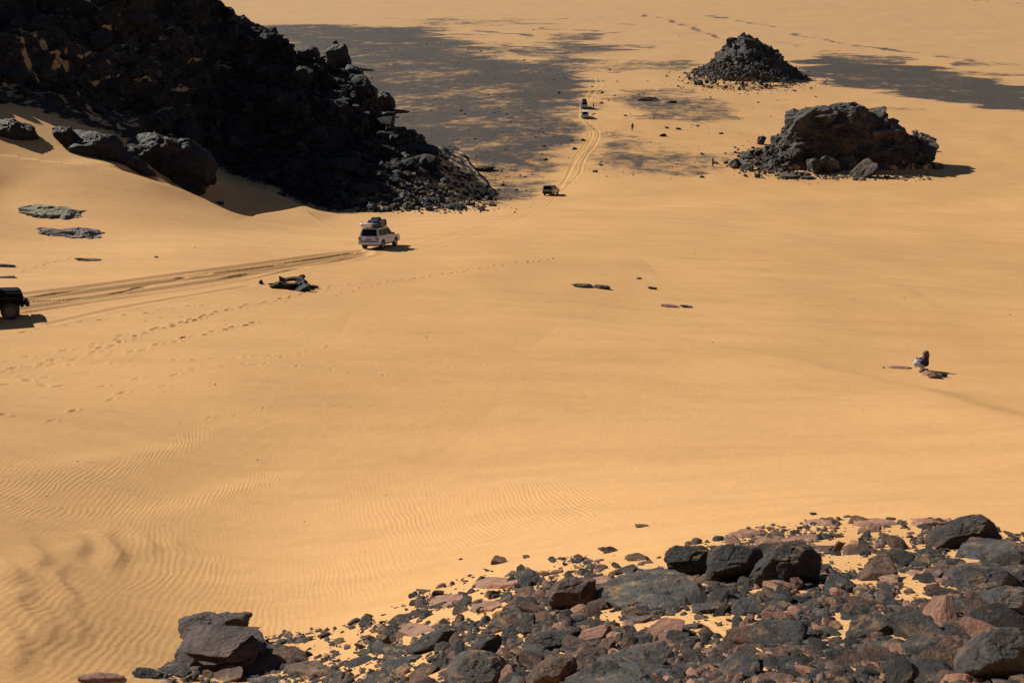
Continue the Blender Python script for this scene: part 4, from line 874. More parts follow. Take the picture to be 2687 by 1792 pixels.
FT = line_pts(foot, NU, 10); RD = line_pts(ridge, NU, 4)
FT[:, 2] = np.minimum(FT[:, 2] + .3, height(FT[:, 0], FT[:, 1]) - .25)
vf = np.linspace(0, 1, NVF)
S = np.zeros((NVF + NVB, NU, 3))
for j, v in enumerate(vf):
    zf = v ** 1.08
    S[j, :, :2] = FT[:, :2] * (1 - v) + RD[:, :2] * v
    S[j, :, 2] = FT[:, 2] * (1 - zf) + RD[:, 2] * zf
S[0, :, 2] -= 7; S[0, :, 1] += 1.5
BK = RD.copy(); BK[:, 1] += 60; BK[:, 0] -= 10; BK[:, 2] = -44
for j in range(NVB):
    v = (j + 1) / NVB; S[NVF + j, :, :2] = RD[:, :2] * (1 - v) + BK[:, :2] * v
    S[NVF + j, :, 2] = RD[:, 2] * (1 - v ** 1.1) + BK[:, 2] * v ** 1.1
du = np.gradient(S, axis=1); dv = np.gradient(S, axis=0); Nn = np.cross(du, dv); Nn /= np.linalg.norm(Nn, axis=-1)[..., None] + 1e-9
if Nn[..., 2].mean() < 0: Nn = -Nn
P = S.reshape(-1, 3)
hgt = np.abs(S[:, :, 2] - FT[None, :, 2]).reshape(-1)
fade = sstep(0, 5.0, hgt); vv = np.repeat(np.arange(NVF + NVB) / (NVF - 1), NU); uu = np.tile(np.linspace(0, 1, NU), NVF + NVB)
big = fbm(P / 13, 3, 41); f1, f2, c1 = worley(P / np.array([5.5, 5.5, 4.0]) + .3 * fbm(P / 6, 2, 9)[:, None], 3); g1, g2, c2 = worley(P / 2.1, 5)
ed1 = np.clip((f2 - f1) / .25, 0, 1); ed2 = np.clip((g2 - g1) / .3, 0, 1)
endf = 1 - sstep(.80, .97, uu) * .55
disp = fade * endf * (big * 4.2 + fbm(P / np.array([22, 22, 5.0]), 3, 47) * 2.2 + (c1 - .5) * 1.3 * ed1 + (c2 - .5) * .5 * ed2 + fbm(P / np.array([4.5, 4.5, 1.6]), 4, 44, .6) * 1.5 - .5)
disp += (1 - fade) * fbm(P / 1.5, 3, 46) * .25
Pn = P + Nn.reshape(-1, 3) * disp[:, None]
# sand drifted into the hollows
ppx, ppy = proj(P)
vein = 1 - np.abs(fbm(np.stack([P[:, 0] / 9, P[:, 1] / 6, P[:, 2] / 15], -1), 4, 51)) * 4.2
Sg = Pn.reshape(S.shape); nrm = np.cross(np.gradient(Sg, axis=1), np.gradient(Sg, axis=0)); nz = np.abs(nrm[..., 2]) / (np.linalg.norm(nrm, axis=-1) + 1e-9); nz = nz.ravel()
left = sstep(.62, .25, uu) if False else 1 - sstep(.30, .62, uu)
sandm = 0.25 * sstep(.35, .9, vein) * sstep(.45, .75, nz) * (0.35 + .65 * left) + (1 - ed1) * .35 * left * sstep(.5, .8, nz)
sandm += sstep(.80, .95, nz) * .25
low = 1 - sstep(1.5, 7, hgt); sandm += low * sstep(.66, .8, uu) * .5 * sstep(-.2, .2, fbm(P / 2.0, 3, 61)) + (1 - sstep(0, .8, hgt)) * .6
vnz = fbm(P / 1.4, 4, 77, .65)
fleck = sstep(.30, .5, fbm(P / np.array([1.6, 1.6, .8]), 4, 81, .6)) * sstep(.35, .7, nz) * sstep(-.25, .3, fbm(P / 12, 2, 82)) * (.35 + .65 * left)
sandm = np.maximum(sandm, fleck * .75)
for pl, wv in (([(230, 0), (330, 100), (440, 110)], 22), ([(0, 230), (120, 330), (230, 450), (270, 510)], 38), ([(120, 240), (260, 330), (400, 380), (480, 450), (550, 560), (600, 680), (670, 760)], 34),
               ([(530, 410), (760, 440), (870, 470), (960, 500), (1050, 550), (1130, 610), (1230, 650)], 20), ([(640, 510), (760, 520), (860, 505)], 16), ([(420, 370), (300, 480)], 40),
               ([(1220, 350), (1290, 400), (1450, 425)], 14), ([(1500, 375), (1600, 430)], 12), ([(30, 540), (90, 590), (60, 650)], 30), ([(380, 650), (460, 730)], 18), ([(880, 290), (1000, 300), (1120, 350)], 14),
               ([(1350, 280), (1480, 330), (1640, 350)], 12), ([(700, 180), (800, 215)], 12), ([(1860, 410), (1960, 440)], 12), ([(560, 30), (600, 60)], 12)):
    q_ = [(x / 2.612, y / 2.612) for x, y in pl]; dd = np.full(len(P), 1e9)
    wx_ = ppx + fbm(P / 4, 3, 71) * 14; wy_ = ppy + fbm(P / 4, 3, 72) * 14
    for (x1, y1), (x2, y2) in zip(q_[:-1], q_[1:]):
        t = np.clip(((wx_ - x1) * (x2 - x1) + (wy_ - y1) * (y2 - y1)) / ((x2 - x1) ** 2 + (y2 - y1) ** 2), 0, 1)
        dd = np.minimum(dd, np.hypot(wx_ - x1 - t * (x2 - x1), wy_ - y1 - t * (y2 - y1)))
    vm = (1 - sstep(wv / 2.612 * .3, wv / 2.612 * .85, dd)) * (np.arange(len(P)) < NVF * NU) * sstep(-.30, .25, vnz) * .9
    sandm = np.maximum(sandm, vm); Pn = Pn - Nn.reshape(-1, 3) * (vm * .3)[:, None]
def blocks_on(G, Nrm, idx, sizes, flat, seed, sub=2, dip=(0, 0), jit=14, sink=.25):
    """angular blocks half sunk in a rock surface"""
    r3 = np.random.RandomState(seed); vs = []
    for k in range(12):
        V, Fc = rock_shape(5000 + seed * 50 + k, sub, 9, .6, .07); vs.append(V / np.abs(V).max(0) * .5)
    nv = len(vs[0]); out = np.zeros((len(idx) * nv, 3)); Fo = np.concatenate([Fc + i * nv for i in range(len(idx))])
    for i, (q, s_) in enumerate(zip(idx, sizes)):
        m = rotm(dip[0] + r3.uniform(-jit, jit), dip[1] + r3.uniform(-jit, jit), r3.uniform(0, 360) if not dip[1] else r3.uniform(-30, 30))
        V = (vs[r3.randint(12)] * np.array([s_, s_ * r3.uniform(.6, 1), s_ * r3.uniform(*flat)])) @ m.T
        out[i * nv:(i + 1) * nv] = V + G[q] + Nrm[q] * s_ * (.5 * flat[0] - sink * .5)
    return out, Fo
def tri(fq_): return np.concatenate([fq_[:, [0, 1, 2]], fq_[:, [0, 2, 3]]])
rb = np.random.RandomState(8)
cand = np.where((hgt > 1.5) & (np.arange(len(P)) < NVF * NU * 1.0) & (sandm < .5))[0]
Nf = Nn.reshape(-1, 3)
i1 = rb.choice(cand, 300); s1 = np.clip(1.1 + rb.exponential(1.2, 300), 1.0, 5.2); talus = cand[(uu[cand] > .55) & (hgt[cand] < 16)]; i2 = np.concatenate([rb.choice(cand, 600), rb.choice(talus, 2300)]); s2 = np.clip(.5 + rb.exponential(.45, len(i2)), .4, 2.0)
b1, f1_ = blocks_on(Pn, Nf, i1, s1, (.4, .8), 1, 3, (6, -10), 16); b2, f2_ = blocks_on(Pn, Nf, i2, s2, (.4, .9), 2, 2, (0, 0), 25)
gf = tri(grid_faces(NU, NVF + NVB)); HV = np.concatenate([Pn, b1, b2]); HF = np.concatenate([gf, f1_ + len(Pn), f2_ + len(Pn) + len(b1)])
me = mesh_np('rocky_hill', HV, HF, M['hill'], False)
attr(me, 'sand', np.concatenate([np.clip(sandm, 0, 1), np.zeros(len(b1) + len(b2))]))
hill = tag(link('rocky_hill', me), kind='structure')
Pc = Pn.reshape(NVF + NVB, NU, 3)[::2, ::2]; SG = sandm.reshape(NVF + NVB, NU)[::2, ::2]
hb = BVHTree.FromPolygons(Pc.reshape(-1, 3).tolist(), grid_faces(Pc.shape[1], Pc.shape[0]).tolist())
def hillhit(px, py):
    x, y, z = unproj(px, py, 1.0); d = Vector((x, y, z)); L = d.length
    h = hb.ray_cast(Vector((0, 0, 0)), d / L)
    g, s = ground(px, py)
    global LAST_SAND; LAST_SAND = 0
    if h[0] is None: return g, s
    LAST_SAND = SG[h[2] // (SG.shape[1] - 1), h[2] % (SG.shape[1] - 1)]
    D = h[3] / L
    if F / s < D: return g, s
    return h[0], F / D

HG = 'boulders on the black hillside'
def zr(*P): return [(700 + x / 2.851, 50 + y / 2.851) for x, y in P]
for i, (nm, poly, dr_, lab) in enumerate((
        ('rock_pinnacle', zr((440, 225), (485, 185), (600, 190), (612, 250), (622, 300), (640, 360), (600, 400), (470, 390), (450, 330)), .7, 'tall black rock pinnacle on the hill ridge against the gravel plain'),
        ('boulder', zr((490, 195), (500, 158), (520, 155), (535, 195)), .9, 'small black knob on top of the ridge pinnacle'),
        ('boulder', zr((438, 240), (445, 205), (490, 195), (500, 250), (460, 290)), .9, 'black block leaning on the left side of the ridge pinnacle'),
        ('boulder', zr((228, 230), (300, 198), (370, 208), (392, 262), (385, 330), (240, 340)), .8, 'square black boulder on the ridge left of the pinnacle'),
        ('boulder', zr((590, 330), (650, 350), (710, 378), (732, 440), (690, 475), (590, 480)), .9, 'black shoulder rock just right of the ridge pinnacle'),
        ('boulder', zr((690, 480), (760, 470), (830, 530), (820, 620), (720, 620)), .9, 'sloping black block between the shoulder rock and the overhang'),
        ('boulder', zr((775, 560), (830, 530), (910, 555), (950, 600), (958, 660), (930, 715), (850, 700), (790, 680)), .9, 'jutting black block overhanging the right side of the hill'))):
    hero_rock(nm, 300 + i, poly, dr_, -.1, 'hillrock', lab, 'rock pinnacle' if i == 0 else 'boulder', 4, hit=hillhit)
for i, (nm, px, py, w, h, lab, rg, bx) in enumerate((
        ('boulder', 1012, 300, 50, 36, 'small black block under the overhanging one', .1, .5),
        ('boulder', 790, 290, 60, 54, 'rounded dark boulder halfway down the right flank', .08, .4),
        ('boulder', 1085, 355, 60, 40, 'black rock on the ridge line above the talus', .1, .5),
        ('boulder', 1270, 442, 52, 26, 'black boulder at the outer tip of the talus', .1, .5),
        ('boulder', 1196, 542, 60, 28, 'dark boulder at the near foot of the talus casting a pointed shadow', .1, .5))):
    rock_obj(nm, 500 + i * 11, px, py, w, h, 'hillrock', (0, r.uniform(-6, 6)), r.uniform(0, 60), .9, 4, .3, lab, 'boulder', None, 8, rg, .15, bx, hit=hillhit)
# boulders half buried in the dune below the hill
for i, (px, py, w, h, lab) in enumerate((
        (500, 470, 100, 90, 'black boulder leaning on the right of the biggest dune boulder'),
        (700, 452, 110, 46, 'flat dark boulder in the shaded sand hollow'),
        (735, 510, 40, 26, 'small round boulder in shaded sand near the dune spur'),
        (577, 531, 24, 14, 'little dark stone in the shadow of the dune crest'),
        (900, 500, 90, 60, 'dark boulder at the left end of the talus foot'))):
    rock_obj('boulder', 700 + i * 5, px, py, w, h, 'hillrock', (8, 8), 20, 1.0, 5 if w > 150 else 4, .34, lab, 'boulder', None, 7, .10, .08, .3)
def zh(*P): return [(x / 2.612, y / 2.612) for x, y in P]
for i, (poly, dr_, lab) in enumerate(((zh((355, 880), (400, 862), (480, 875), (530, 950), (500, 1040), (420, 990)), .7, 'rugged left-hand end of the black outcrop in the dune'),
        (zh((440, 900), (560, 895), (650, 888), (720, 935), (830, 1030), (950, 1150), (1010, 1230), (850, 1200), (520, 1090), (470, 1010)), .45, 'long black outcrop sunk in the dune crest'),
        (zh((840, 970), (900, 908), (1050, 915), (1200, 950), (1300, 985), (1400, 1070), (1425, 1180), (1400, 1350), (1230, 1300), (1000, 1215), (920, 1090)), .6, 'biggest rounded black boulder behind the dune crest'),
        (zh((-60, 815), (30, 818), (110, 832), (205, 885), (220, 965), (120, 975), (-60, 985)), .6, 'dark boulder half buried in the dune at the left edge'))):
    hero_rock('boulder', 340 + i, poly, dr_, -.1, 'hillrock', lab, 'boulder', 5, bf=(.2, .40, .34, .2)[i], amp=.12)
# individual boulders on the talus, then finer rubble
cnt = 0
hv = [mesh_np('hill_boulder', (lambda V: V / np.abs(V).max(0) * .5)(rock_shape(1500 + k, 3, 9, .5, .1)[0]), ICO[3][1], M['hillrock']) for k in range(8)]
def hill_spot():
    while True:
        px = r.uniform(0, 1300); py = r.uniform(0, 560)
        top = np.interp(px, [0, 580, 700, 790, 880, 960, 1060, 1180, 1300], [0, 0, 72, 135, 180, 230, 325, 420, 500])
        bot = np.interp(px, [0, 190, 330, 560, 700, 850, 960, 1090, 1200, 1300], [270, 312, 355, 430, 500, 545, 552, 560, 555, 520])
        if top + 2 < py < bot: return px, py
while cnt < 150:
    px, py = hill_spot()
    if px < 700 and r.random() < .5: continue
    if px > 850 and py < 380 and r.random() < .6: continue
    g, s = hillhit(px, py)
    if LAST_SAND > .4 and px < 780: continue
    w = r.choice((.7, .9, 1.2, 1.7, 2.4)) * r.uniform(.8, 1.2)
    o = link('hill_boulder', r.choice(hv), loc=(g.x, g.y, g.z + w * .1)); o.rotation_euler = (r.uniform(-.4, .4), r.uniform(-.4, .4), r.uniform(0, 6.28))
    o.scale = (w, w * r.uniform(.6, 1), w * r.uniform(.5, .9))
    tag(o, ('small' if w < 1.1 else 'mid-sized' if w < 1.8 else 'large') + ' black boulder ' + ('high' if py < 180 else 'halfway up' if py < 350 else 'low') + ' on the ' + ('far left part' if px < 300 else 'left part' if px < 600 else 'middle' if px < 850 else 'right flank') + ' of the black hill', 'boulder', HG); cnt += 1
pts = []
for k in range(3600):
    px, py = hill_spot(); g, s = hillhit(px, py)
    if px < 800 and (LAST_SAND > .4 or r.random() < .72): continue
    pts.append((g.x, g.y, g.z, min(1.3, .25 + r.expovariate(1 / .25))))
qp = np.array([(r.gauss(1150, 110), r.gauss(500, 38)) for k in range(1700)]); qp = qp[(qp[:, 1] < 562) & (qp[:, 0] < 1400)]      # apron of stones around the talus
for x_, y_, z_, s_ in zip(*ground_many(qp[:, 0], qp[:, 1])): pts.append((x_, y_, z_, min(.9, .12 + r.expovariate(1 / .14))))
qp = np.array([(r.uniform(860, 1300), r.uniform(380, 555)) for k in range(1300)])
for px, py in qp:
    if py < np.interp(px, [860, 960, 1060, 1180, 1300], [360, 370, 400, 430, 500]): continue
    g, s = hillhit(px, py); pts.append((g.x, g.y, g.z, min(1.7, .22 + r.expovariate(1 / .3))))
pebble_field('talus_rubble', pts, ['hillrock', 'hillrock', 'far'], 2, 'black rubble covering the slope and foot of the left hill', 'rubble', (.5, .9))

# ------------------------------------------------------------------ two outcrops on the right
def outcrop(name, prof, base_y, seed, depth, mat, label, terr=0.5, cell=2.2, amp=1.0, res=(300, 200), front=0.5, sandy=None, hs=1.0, blk=((2, 5), 150, (.3, .5), (0, -18), 10), blk2=((.6, 1.6), 500)):
    """prof: silhouette (px, py) of the top; the mound is a body of real depth under that line"""
    x0, x1 = prof[0][0], prof[-1][0]; cx = (x0 + x1) / 2
    g, s = ground(cx, base_y); org = g
    nu, nv = res; us = np.linspace(0, 1, nu); pxs = x0 + (x1 - x0) * us
    tops = np.interp(pxs, [p[0] for p in prof], [p[1] for p in prof])
    Yc = org.y
    V = np.zeros((nv, nu, 3)); Hs = np.zeros(nu); Xs = (pxs - W0 / 2) / s * (1 + 0)
    for i in range(nu):      # height of the silhouette above the ground at the mound's centre line
        Dd = F / s; z = Dd * ((H0 / 2 - tops[i]) / F * CP - SP) ; Hs[i] = max(z - org.z - (Yc - Dd * (CP + (H0 / 2 - tops[i]) / F * SP)) * 0, .0)
        # correct for the ray reaching the centre plane Y=Yc
        k = (CP + (H0 / 2 - tops[i]) / F * SP); D2 = Yc / k; Hs[i] = max(D2 * ((H0 / 2 - tops[i]) / F * CP - SP) - org.z, 0) * hs; Xs[i] = D2 * (pxs[i] - W0 / 2) / F
    w = np.sin(np.pi * us) ** .45
    for j in range(nv):
        t = j / (nv - 1) * 2 - 1                               # -1 near side, +1 far side
        dd = depth * (.25 + .75 * w)
        prof_t = np.clip(1 - np.abs(t) ** (1.9 if t < 0 else 1.6), 0, 1) ** front
        V[j, :, 0] = Xs; V[j, :, 1] = Yc + t * dd; V[j, :, 2] = Hs * prof_t
    G = V.reshape(-1, 3).copy(); hh = G[:, 2].copy(); gh = height(G[:, 0], G[:, 1]); G[:, 2] += gh
    Vv = G.reshape(V.shape); Nn = np.cross(np.gradient(Vv, axis=1), np.gradient(Vv, axis=0)).reshape(-1, 3); Nn /= np.linalg.norm(Nn, axis=1)[:, None] + 1e-9
    Nn *= np.sign(Nn[:, 2:3] + 1e-9)
    P = G; tiltP = P.copy(); tiltP[:, 2] += P[:, 0] * .25
    f1, f2, c1 = worley(tiltP / np.array([cell, cell, cell * terr]) + .35 * fbm(P / cell, 2, seed)[:, None], seed)
    g1, g2, c2 = worley(tiltP / np.array([cell, cell, cell * terr]) * 2.4, seed + 3)
    ed = np.clip((f2 - f1) / .22, 0, 1); ed2 = np.clip((g2 - g1) / .25, 0, 1)
    fd = sstep(0, .12 * Hs.max(), hh)
    dsp = amp * fd * ((c1 - .5) * 1.1 * ed - .45 + (c2 - .5) * .4 * ed2 + fbm(tiltP / np.array([cell, cell, cell * terr * .5]), 4, seed + 5, .6) * .5)
    P = P + Nn * dsp[:, None]; P[:, 2] -= (1 - sstep(0, .05 * Hs.max(), hh)) * .35
    sd = (1 - sstep(0, .32 * Hs.max(), hh)) * sstep(-.25, .25, fbm(P / (cell * .5), 3, seed + 8)) * .75
    if sandy is not None:
        sd = np.maximum(sd, sandy(P, hh, Hs.max(), np.tile(us, nv)))
    P = P - np.array(org)
    rb = np.random.RandomState(seed + 77); cand = np.where((hh > .06 * Hs.max()) & (np.tile(us, nv) > .02) & (np.repeat(np.arange(nv), nu) < nv * .75))[0]
    (lo, hi), nb, fl, dp, jt = blk
    ia = rb.choice(cand, nb); top_ = hh[ia] / Hs.max()
    b1, f1_ = blocks_on(P, Nn, ia, rb.uniform(lo, hi, nb) * (.55 + .6 * top_), fl, seed, 4 if nb < 200 else 3, dp, jt, .85)
    (lo, hi), nb = blk2; b2, f2_ = blocks_on(P, Nn, rb.choice(cand[hh[cand] < Hs.max() * .55], nb), rb.uniform(lo, hi, nb), (.4, .8), seed + 1, 2, (0, 0), 30, .3)
    me = mesh_np(name, np.concatenate([P, b1, b2]), np.concatenate([tri(grid_faces(nu, nv)), f1_ + len(P), f2_ + len(P) + len(b1)]), M[mat])
    attr(me, 'sand', np.concatenate([np.clip(sd, 0, 1), np.zeros(len(b1) + len(b2))]))
    return link(name, me, loc=org), org, s
o, og, os_ = outcrop('rock_outcrop', [(1795, 205), (1830, 188), (1860, 165), (1880, 150), (1905, 118), (1915, 108), (1932, 102), (1945, 86), (1968, 90), (1975, 100), (2000, 112), (2035, 128), (2042, 140),
        (2060, 158), (2080, 175), (2100, 195), (2125, 205)], 200, 5, 17, 'far', '', 1.0, 3.2, 1.2, (300, 170), .95, blk=((2.0, 5.0), 90, (.6, 1.0), (0, 0), 20), blk2=((.5, 1.6), 500))
tag(o, 'black pyramid-shaped rocky hillock in the distance on the right', 'rock outcrop')
o, og, os_ = outcrop('rock_outcrop', [(1915, 440), (1950, 415), (1990, 400), (2030, 385), (2058, 350), (2078, 325), (2085, 305), (2130, 296), (2190, 290), (2215, 281), (2245, 290), (2280, 305), (2330, 318),
        (2370, 345), (2395, 365), (2402, 358), (2415, 360), (2430, 395), (2436, 425), (2450, 440), (2480, 447)], 428, 9, 8.5, 'far', '', .45, 2.6, 1.0, (420, 240), .72, hs=1.12, blk=((4.0, 9.5), 70, (.4, .6), (6, -16), 8), blk2=((.6, 1.8), 260))
tag(o, 'broad dome of black layered rock rising from the sand on the right', 'rock outcrop')
for i, (px, py, w, h, tl, lab, mt) in enumerate((
        (1998, 372, 24, 30, (0, 10), 'small dark upright stone at the top of the dome rubble', 'far'),
        (2036, 378, 40, 44, (0, 14), 'pointed grey block leaning at the left shoulder of the dome', 'far'),
        (1932, 432, 38, 38, (0, -30), 'tilted grey slab at the left tip of the dome rubble', 'far'),
        (1952, 405, 24, 20, (0, 0), 'dark block above the tilted slab left of the dome', 'far'),
        (1958, 440, 44, 26, (0, -25), 'leaning brown slab at the lower left of the dome', 'far'),
        (2010, 405, 30, 22, (0, 0), 'grey block in the middle of the dome rubble', 'far'),
        (2015, 435, 46, 30, (0, -20), 'cracked dark block low in the dome rubble', 'far'),
        (1982, 398, 22, 16, (0, 0), 'small block between the rubble blocks left of the dome', 'far'),
        (2135, 440, 56, 62, (0, -30), 'tall leaning slab at the left of the dome front', 'far'),
        (2172, 438, 52, 66, (0, -22), 'brown-footed leaning slab at the dome front', 'far'),
        (2215, 432, 60, 60, (0, -34), 'slanting slab in the middle of the dome front', 'far'),
        (2262, 452, 74, 50, (5, -30), 'large rounded block at the middle foot of the dome', 'far'),
        (2330, 420, 110, 90, (0, 0), 'massive black block at the right front of the dome', 'far'),
        (2110, 365, 70, 56, (0, -18), 'jutting block on the left upper side of the dome', 'far'),
        (2404, 382, 34, 50, (0, 12), 'standing stone at the right shoulder of the dome', 'far'),
        (2460, 438, 34, 18, (0, 0), 'low stone on the sand right of the dome', 'far'),
        (2075, 462, 60, 20, (0, 0), 'flat slab half buried at the front foot of the dome', 'far'),
        (2120, 466, 40, 16, (0, 0), 'small pale slab at the front foot of the dome', 'far'))):
    rock_obj('boulder' if h > 20 else 'stone', 1100 + i * 3, px, py, w, h, mt, tl, r.uniform(-15, 25), .8, 4, .22, lab, 'boulder', None, 8, .08, .05, .5)
pts = []
for k in range(750):
    px = r.gauss(2030, 60); py = r.gauss(430, 22)
    if py > 470 or px > 2180 or px < 1895: continue
    g, s = ground(px, py); pts.append((g.x, g.y, g.z + r.uniform(0, .5) * (px > 1950), min(1.3, .2 + r.expovariate(1 / .3))))
for k in range(420):
    px = r.uniform(2040, 2440); py = 466 + r.gauss(0, 5); g, s = ground(px, py); pts.append((g.x, g.y, g.z, min(1.0, .15 + r.expovariate(1 / .2))))
pebble_field('outcrop_rubble', pts, ['far'], 2, 'broken rubble at the foot of the dome outcrop', 'rubble', (.5, .9))
pts = []; qq = []
for k in range(1500):
    a = r.uniform(0, 6.283); q = r.uniform(.35, 1.12) if r.random() < .85 else r.uniform(1.1, 1.4)
    px = 1955 + math.cos(a) * q * 160; py = 205 + math.sin(a) * q * 32
    qq.append((px, py, q))
qq = np.array(qq)
for x_, y_, z_, s_, q in zip(*ground_many(qq[:, 0], qq[:, 1]), qq[:, 2]):
    pts.append((x_, y_, z_ + max(0, 1 - q) * 9, min(2.0, .3 + r.expovariate(1 / .38)) * (.5 if q > 1.05 else 1)))
pebble_field('hillock_rubble', pts, ['far'], 2, 'boulders and rubble around the black pyramid hillock', 'rubble', (.6, 1.0))

# ------------------------------------------------------------------ stones on the plain
r = random.Random(21)
PS = [(1340, 320), (1390, 210), (1480, 205), (1466, 246), (1454, 210), (1580, 245), (1596, 264), (1578, 272), (1690, 246), (1676, 250), (1740, 354), (1640, 305), (1612, 252), (1750, 337), (1843, 405),
      (1768, 268), (1780, 340), (1720, 262), (1762, 268), (1690, 262), (1740, 358), (1560, 300), (1426, 350), (1425, 386), (1230, 345), (1218, 300), (1246, 366), (1150, 190), (1280, 250),
      (1295, 298), (1208, 293), (965, 132), (975, 130), (1015, 170), (1085, 215), (1250, 200), (1330, 300), (1060, 240), (1020, 180), (1140, 262), (1280, 130), (1300, 148), (1262, 136), (1375, 160),
      (1380, 182), (1700, 214), (1830, 200), (1880, 430), (1842, 466), (1575, 434), (1560, 452), (1506, 392), (1500, 370), (1530, 370), (1400, 80), (1780, 228), (2140, 255), (1990, 270), (1865, 257), (1120, 120),
      (1600, 184), (2085, 240), (1620, 215), (1430, 420), (1890, 352), (1830, 332)]
sv = [mesh_np('plain_stone', (lambda V: V / np.abs(V).max(0) * .5)(rock_shape(1700 + k, 3, 7, .45, .1)[0]), ICO[3][1], M['hillrock']) for k in range(5)]
for (px, py) in PS:
    g, s = ground(px, py); w = r.uniform(.5, 1.15)
    o = link('plain_stone', r.choice(sv), loc=(g.x, g.y, g.z + w * .12)); o.rotation_euler = (0, 0, r.uniform(0, 6.28)); o.scale = (w * 1.2, w, w * r.uniform(.5, .8))
    tag(o, ('small' if w < .8 else 'larger') + ' dark stone ' + ('on dark gravel far left of the tracks' if px < 1300 else 'just left of the wheel tracks' if px < 1480 else 'beside the winding wheel tracks' if px < 1620 else 'between the tracks and outcrops') + (', near the far cars' if 240 < py < 330 and 1400 < px < 1700 else ', beyond the far cars' if py < 240 else ', nearer than the far cars'), 'stone', 'stones scattered over the gravel plain')
for i, (px, py, w, lab) in enumerate(((1700, 262, 60, 'dark rock slabs in a low row beyond the walking figure'), (1762, 268, 34, 'low dark stone at the right end of the slab row'),
                                      (1740, 356, 20, 'dark stone right of the figure standing alone on the plain'))):
    rock_obj('stone', 1800 + i, px, py, w, 10, 'hillrock', (0, 0), 0, .5, 3, .3, lab, 'stone', None, 7, .1)
pts = []
sx = rng.uniform(760, 2100, 30000); sy = rng.uniform(60, 470, 30000)
sx, sy = sx[:5200], sy[:5200]; qx, qy, qz, qs = ground_many(sx, sy)
for x_, y_, z_ in zip(qx, qy, qz):
    i = min(int(np.searchsorted(ROWS, y_)), len(ROWS) - 1); j = min(int(np.searchsorted(COLS, x_ / y_)), len(COLS) - 1)
    if grav[i, j] + .10 > r.random() * 1.1 and track[i, j] < .1: pts.append((x_, y_, z_, min(1.0, .14 + r.expovariate(1 / .12))))
pebble_field('plain_gravel', pts, ['hillrock', 'gravel'], 1, 'fine dark stones scattered over the basin floor', 'gravel')

# ------------------------------------------------------------------ low rock outcrops in the near sand
for i, (px, py, w, h, mt, tl, lab) in enumerate((
        (175, 560, 185, 34, 'green', (0, 3), 'low yellow-green ribbed rock outcrop on the left dune'),
        (75, 548, 58, 26, 'dark', (0, -8), 'black knob at the left end of the yellow-green outcrop'),
        (225, 616, 200, 26, 'mauve', (0, 3), 'low grey-mauve streaked rock outcrop below the yellow-green one'),
        (120, 600, 80, 10, 'mauve', (0, 5), 'thin mauve rock tail left of the streaked outcrop'),
        (235, 682, 84, 9, 'mauve', (0, 2), 'thin dark rock sliver in sand beside the wheel ruts'),
        (15, 699, 60, 7, 'mauve', (0, 2), 'thin rock sliver at the left edge'),
        (18, 727, 66, 12, 'mauve', (0, -6), 'dark rock sliver at the left edge above the black vehicle'))):
    if i in (0, 2):
        slab_on('low_outcrop', 2000 + i * 9, auto_poly(i + 5, px, py, w * 1.2, h * 1.0, 3), .30, mt, lab, 'rock outcrop', 5, relief=1.4, ragged=.5); continue
    rock_obj('low_outcrop', 2000 + i * 9, px, py, w, h, mt, tl, r.uniform(-3, 3), .45 if h > 20 else .22, 5 if w > 150 else 4, .34, lab, 'rock outcrop', None, 6, .16, .10, .1,
             lz=(None if h > 20 else .35))
for i, (px, py, w, h, mt, tl, lab) in enumerate((
        (1532, 751, 66, 10, 'dark', (0, 0), 'thin black left half of a low rock sliver in open sand'),
        (1583, 755, 54, 13, 'grey', (0, 4), 'grey right half of a low rock sliver in open sand'),
        (1676, 731, 16, 6, 'dark', (0, 0), 'tiny dark chip uppermost right of the rock sliver'),
        (1712, 757, 26, 8, 'dark', (0, 8), 'small dark stone right of the rock sliver'),
        (1758, 804, 60, 7, 'pink', (0, 4), 'thin pinkish rock flake flush with the sand'),
        (1800, 805, 40, 8, 'mauve', (0, 6), 'dark lump at the right end of the pinkish flake'),
        (410, 675, 12, 5, 'dark', (0, 0), 'tiny stone alone near the wheel ruts'),
        (1684, 1381, 44, 6, 'brown', (0, 5), 'thin brown splinter on rippled sand above the big boulders'),
        (1210, 1467, 14, 4, 'brown', (0, 5), 'tiny brown splinter on sand left of the lone boulder'),
        (2135, 1348, 24, 9, 'dark', (0, 0), 'small dark stone just beyond the far pink slabs'))):
    rock_obj('rock_flake', 2200 + i * 9, px, py, w, h, mt, tl, r.uniform(-5, 5), .4, 4, .2, lab, 'rock', None, 6, .14, .05, .2, lz=max(.05, h * .9 * (1 / ground(px, py)[1])))
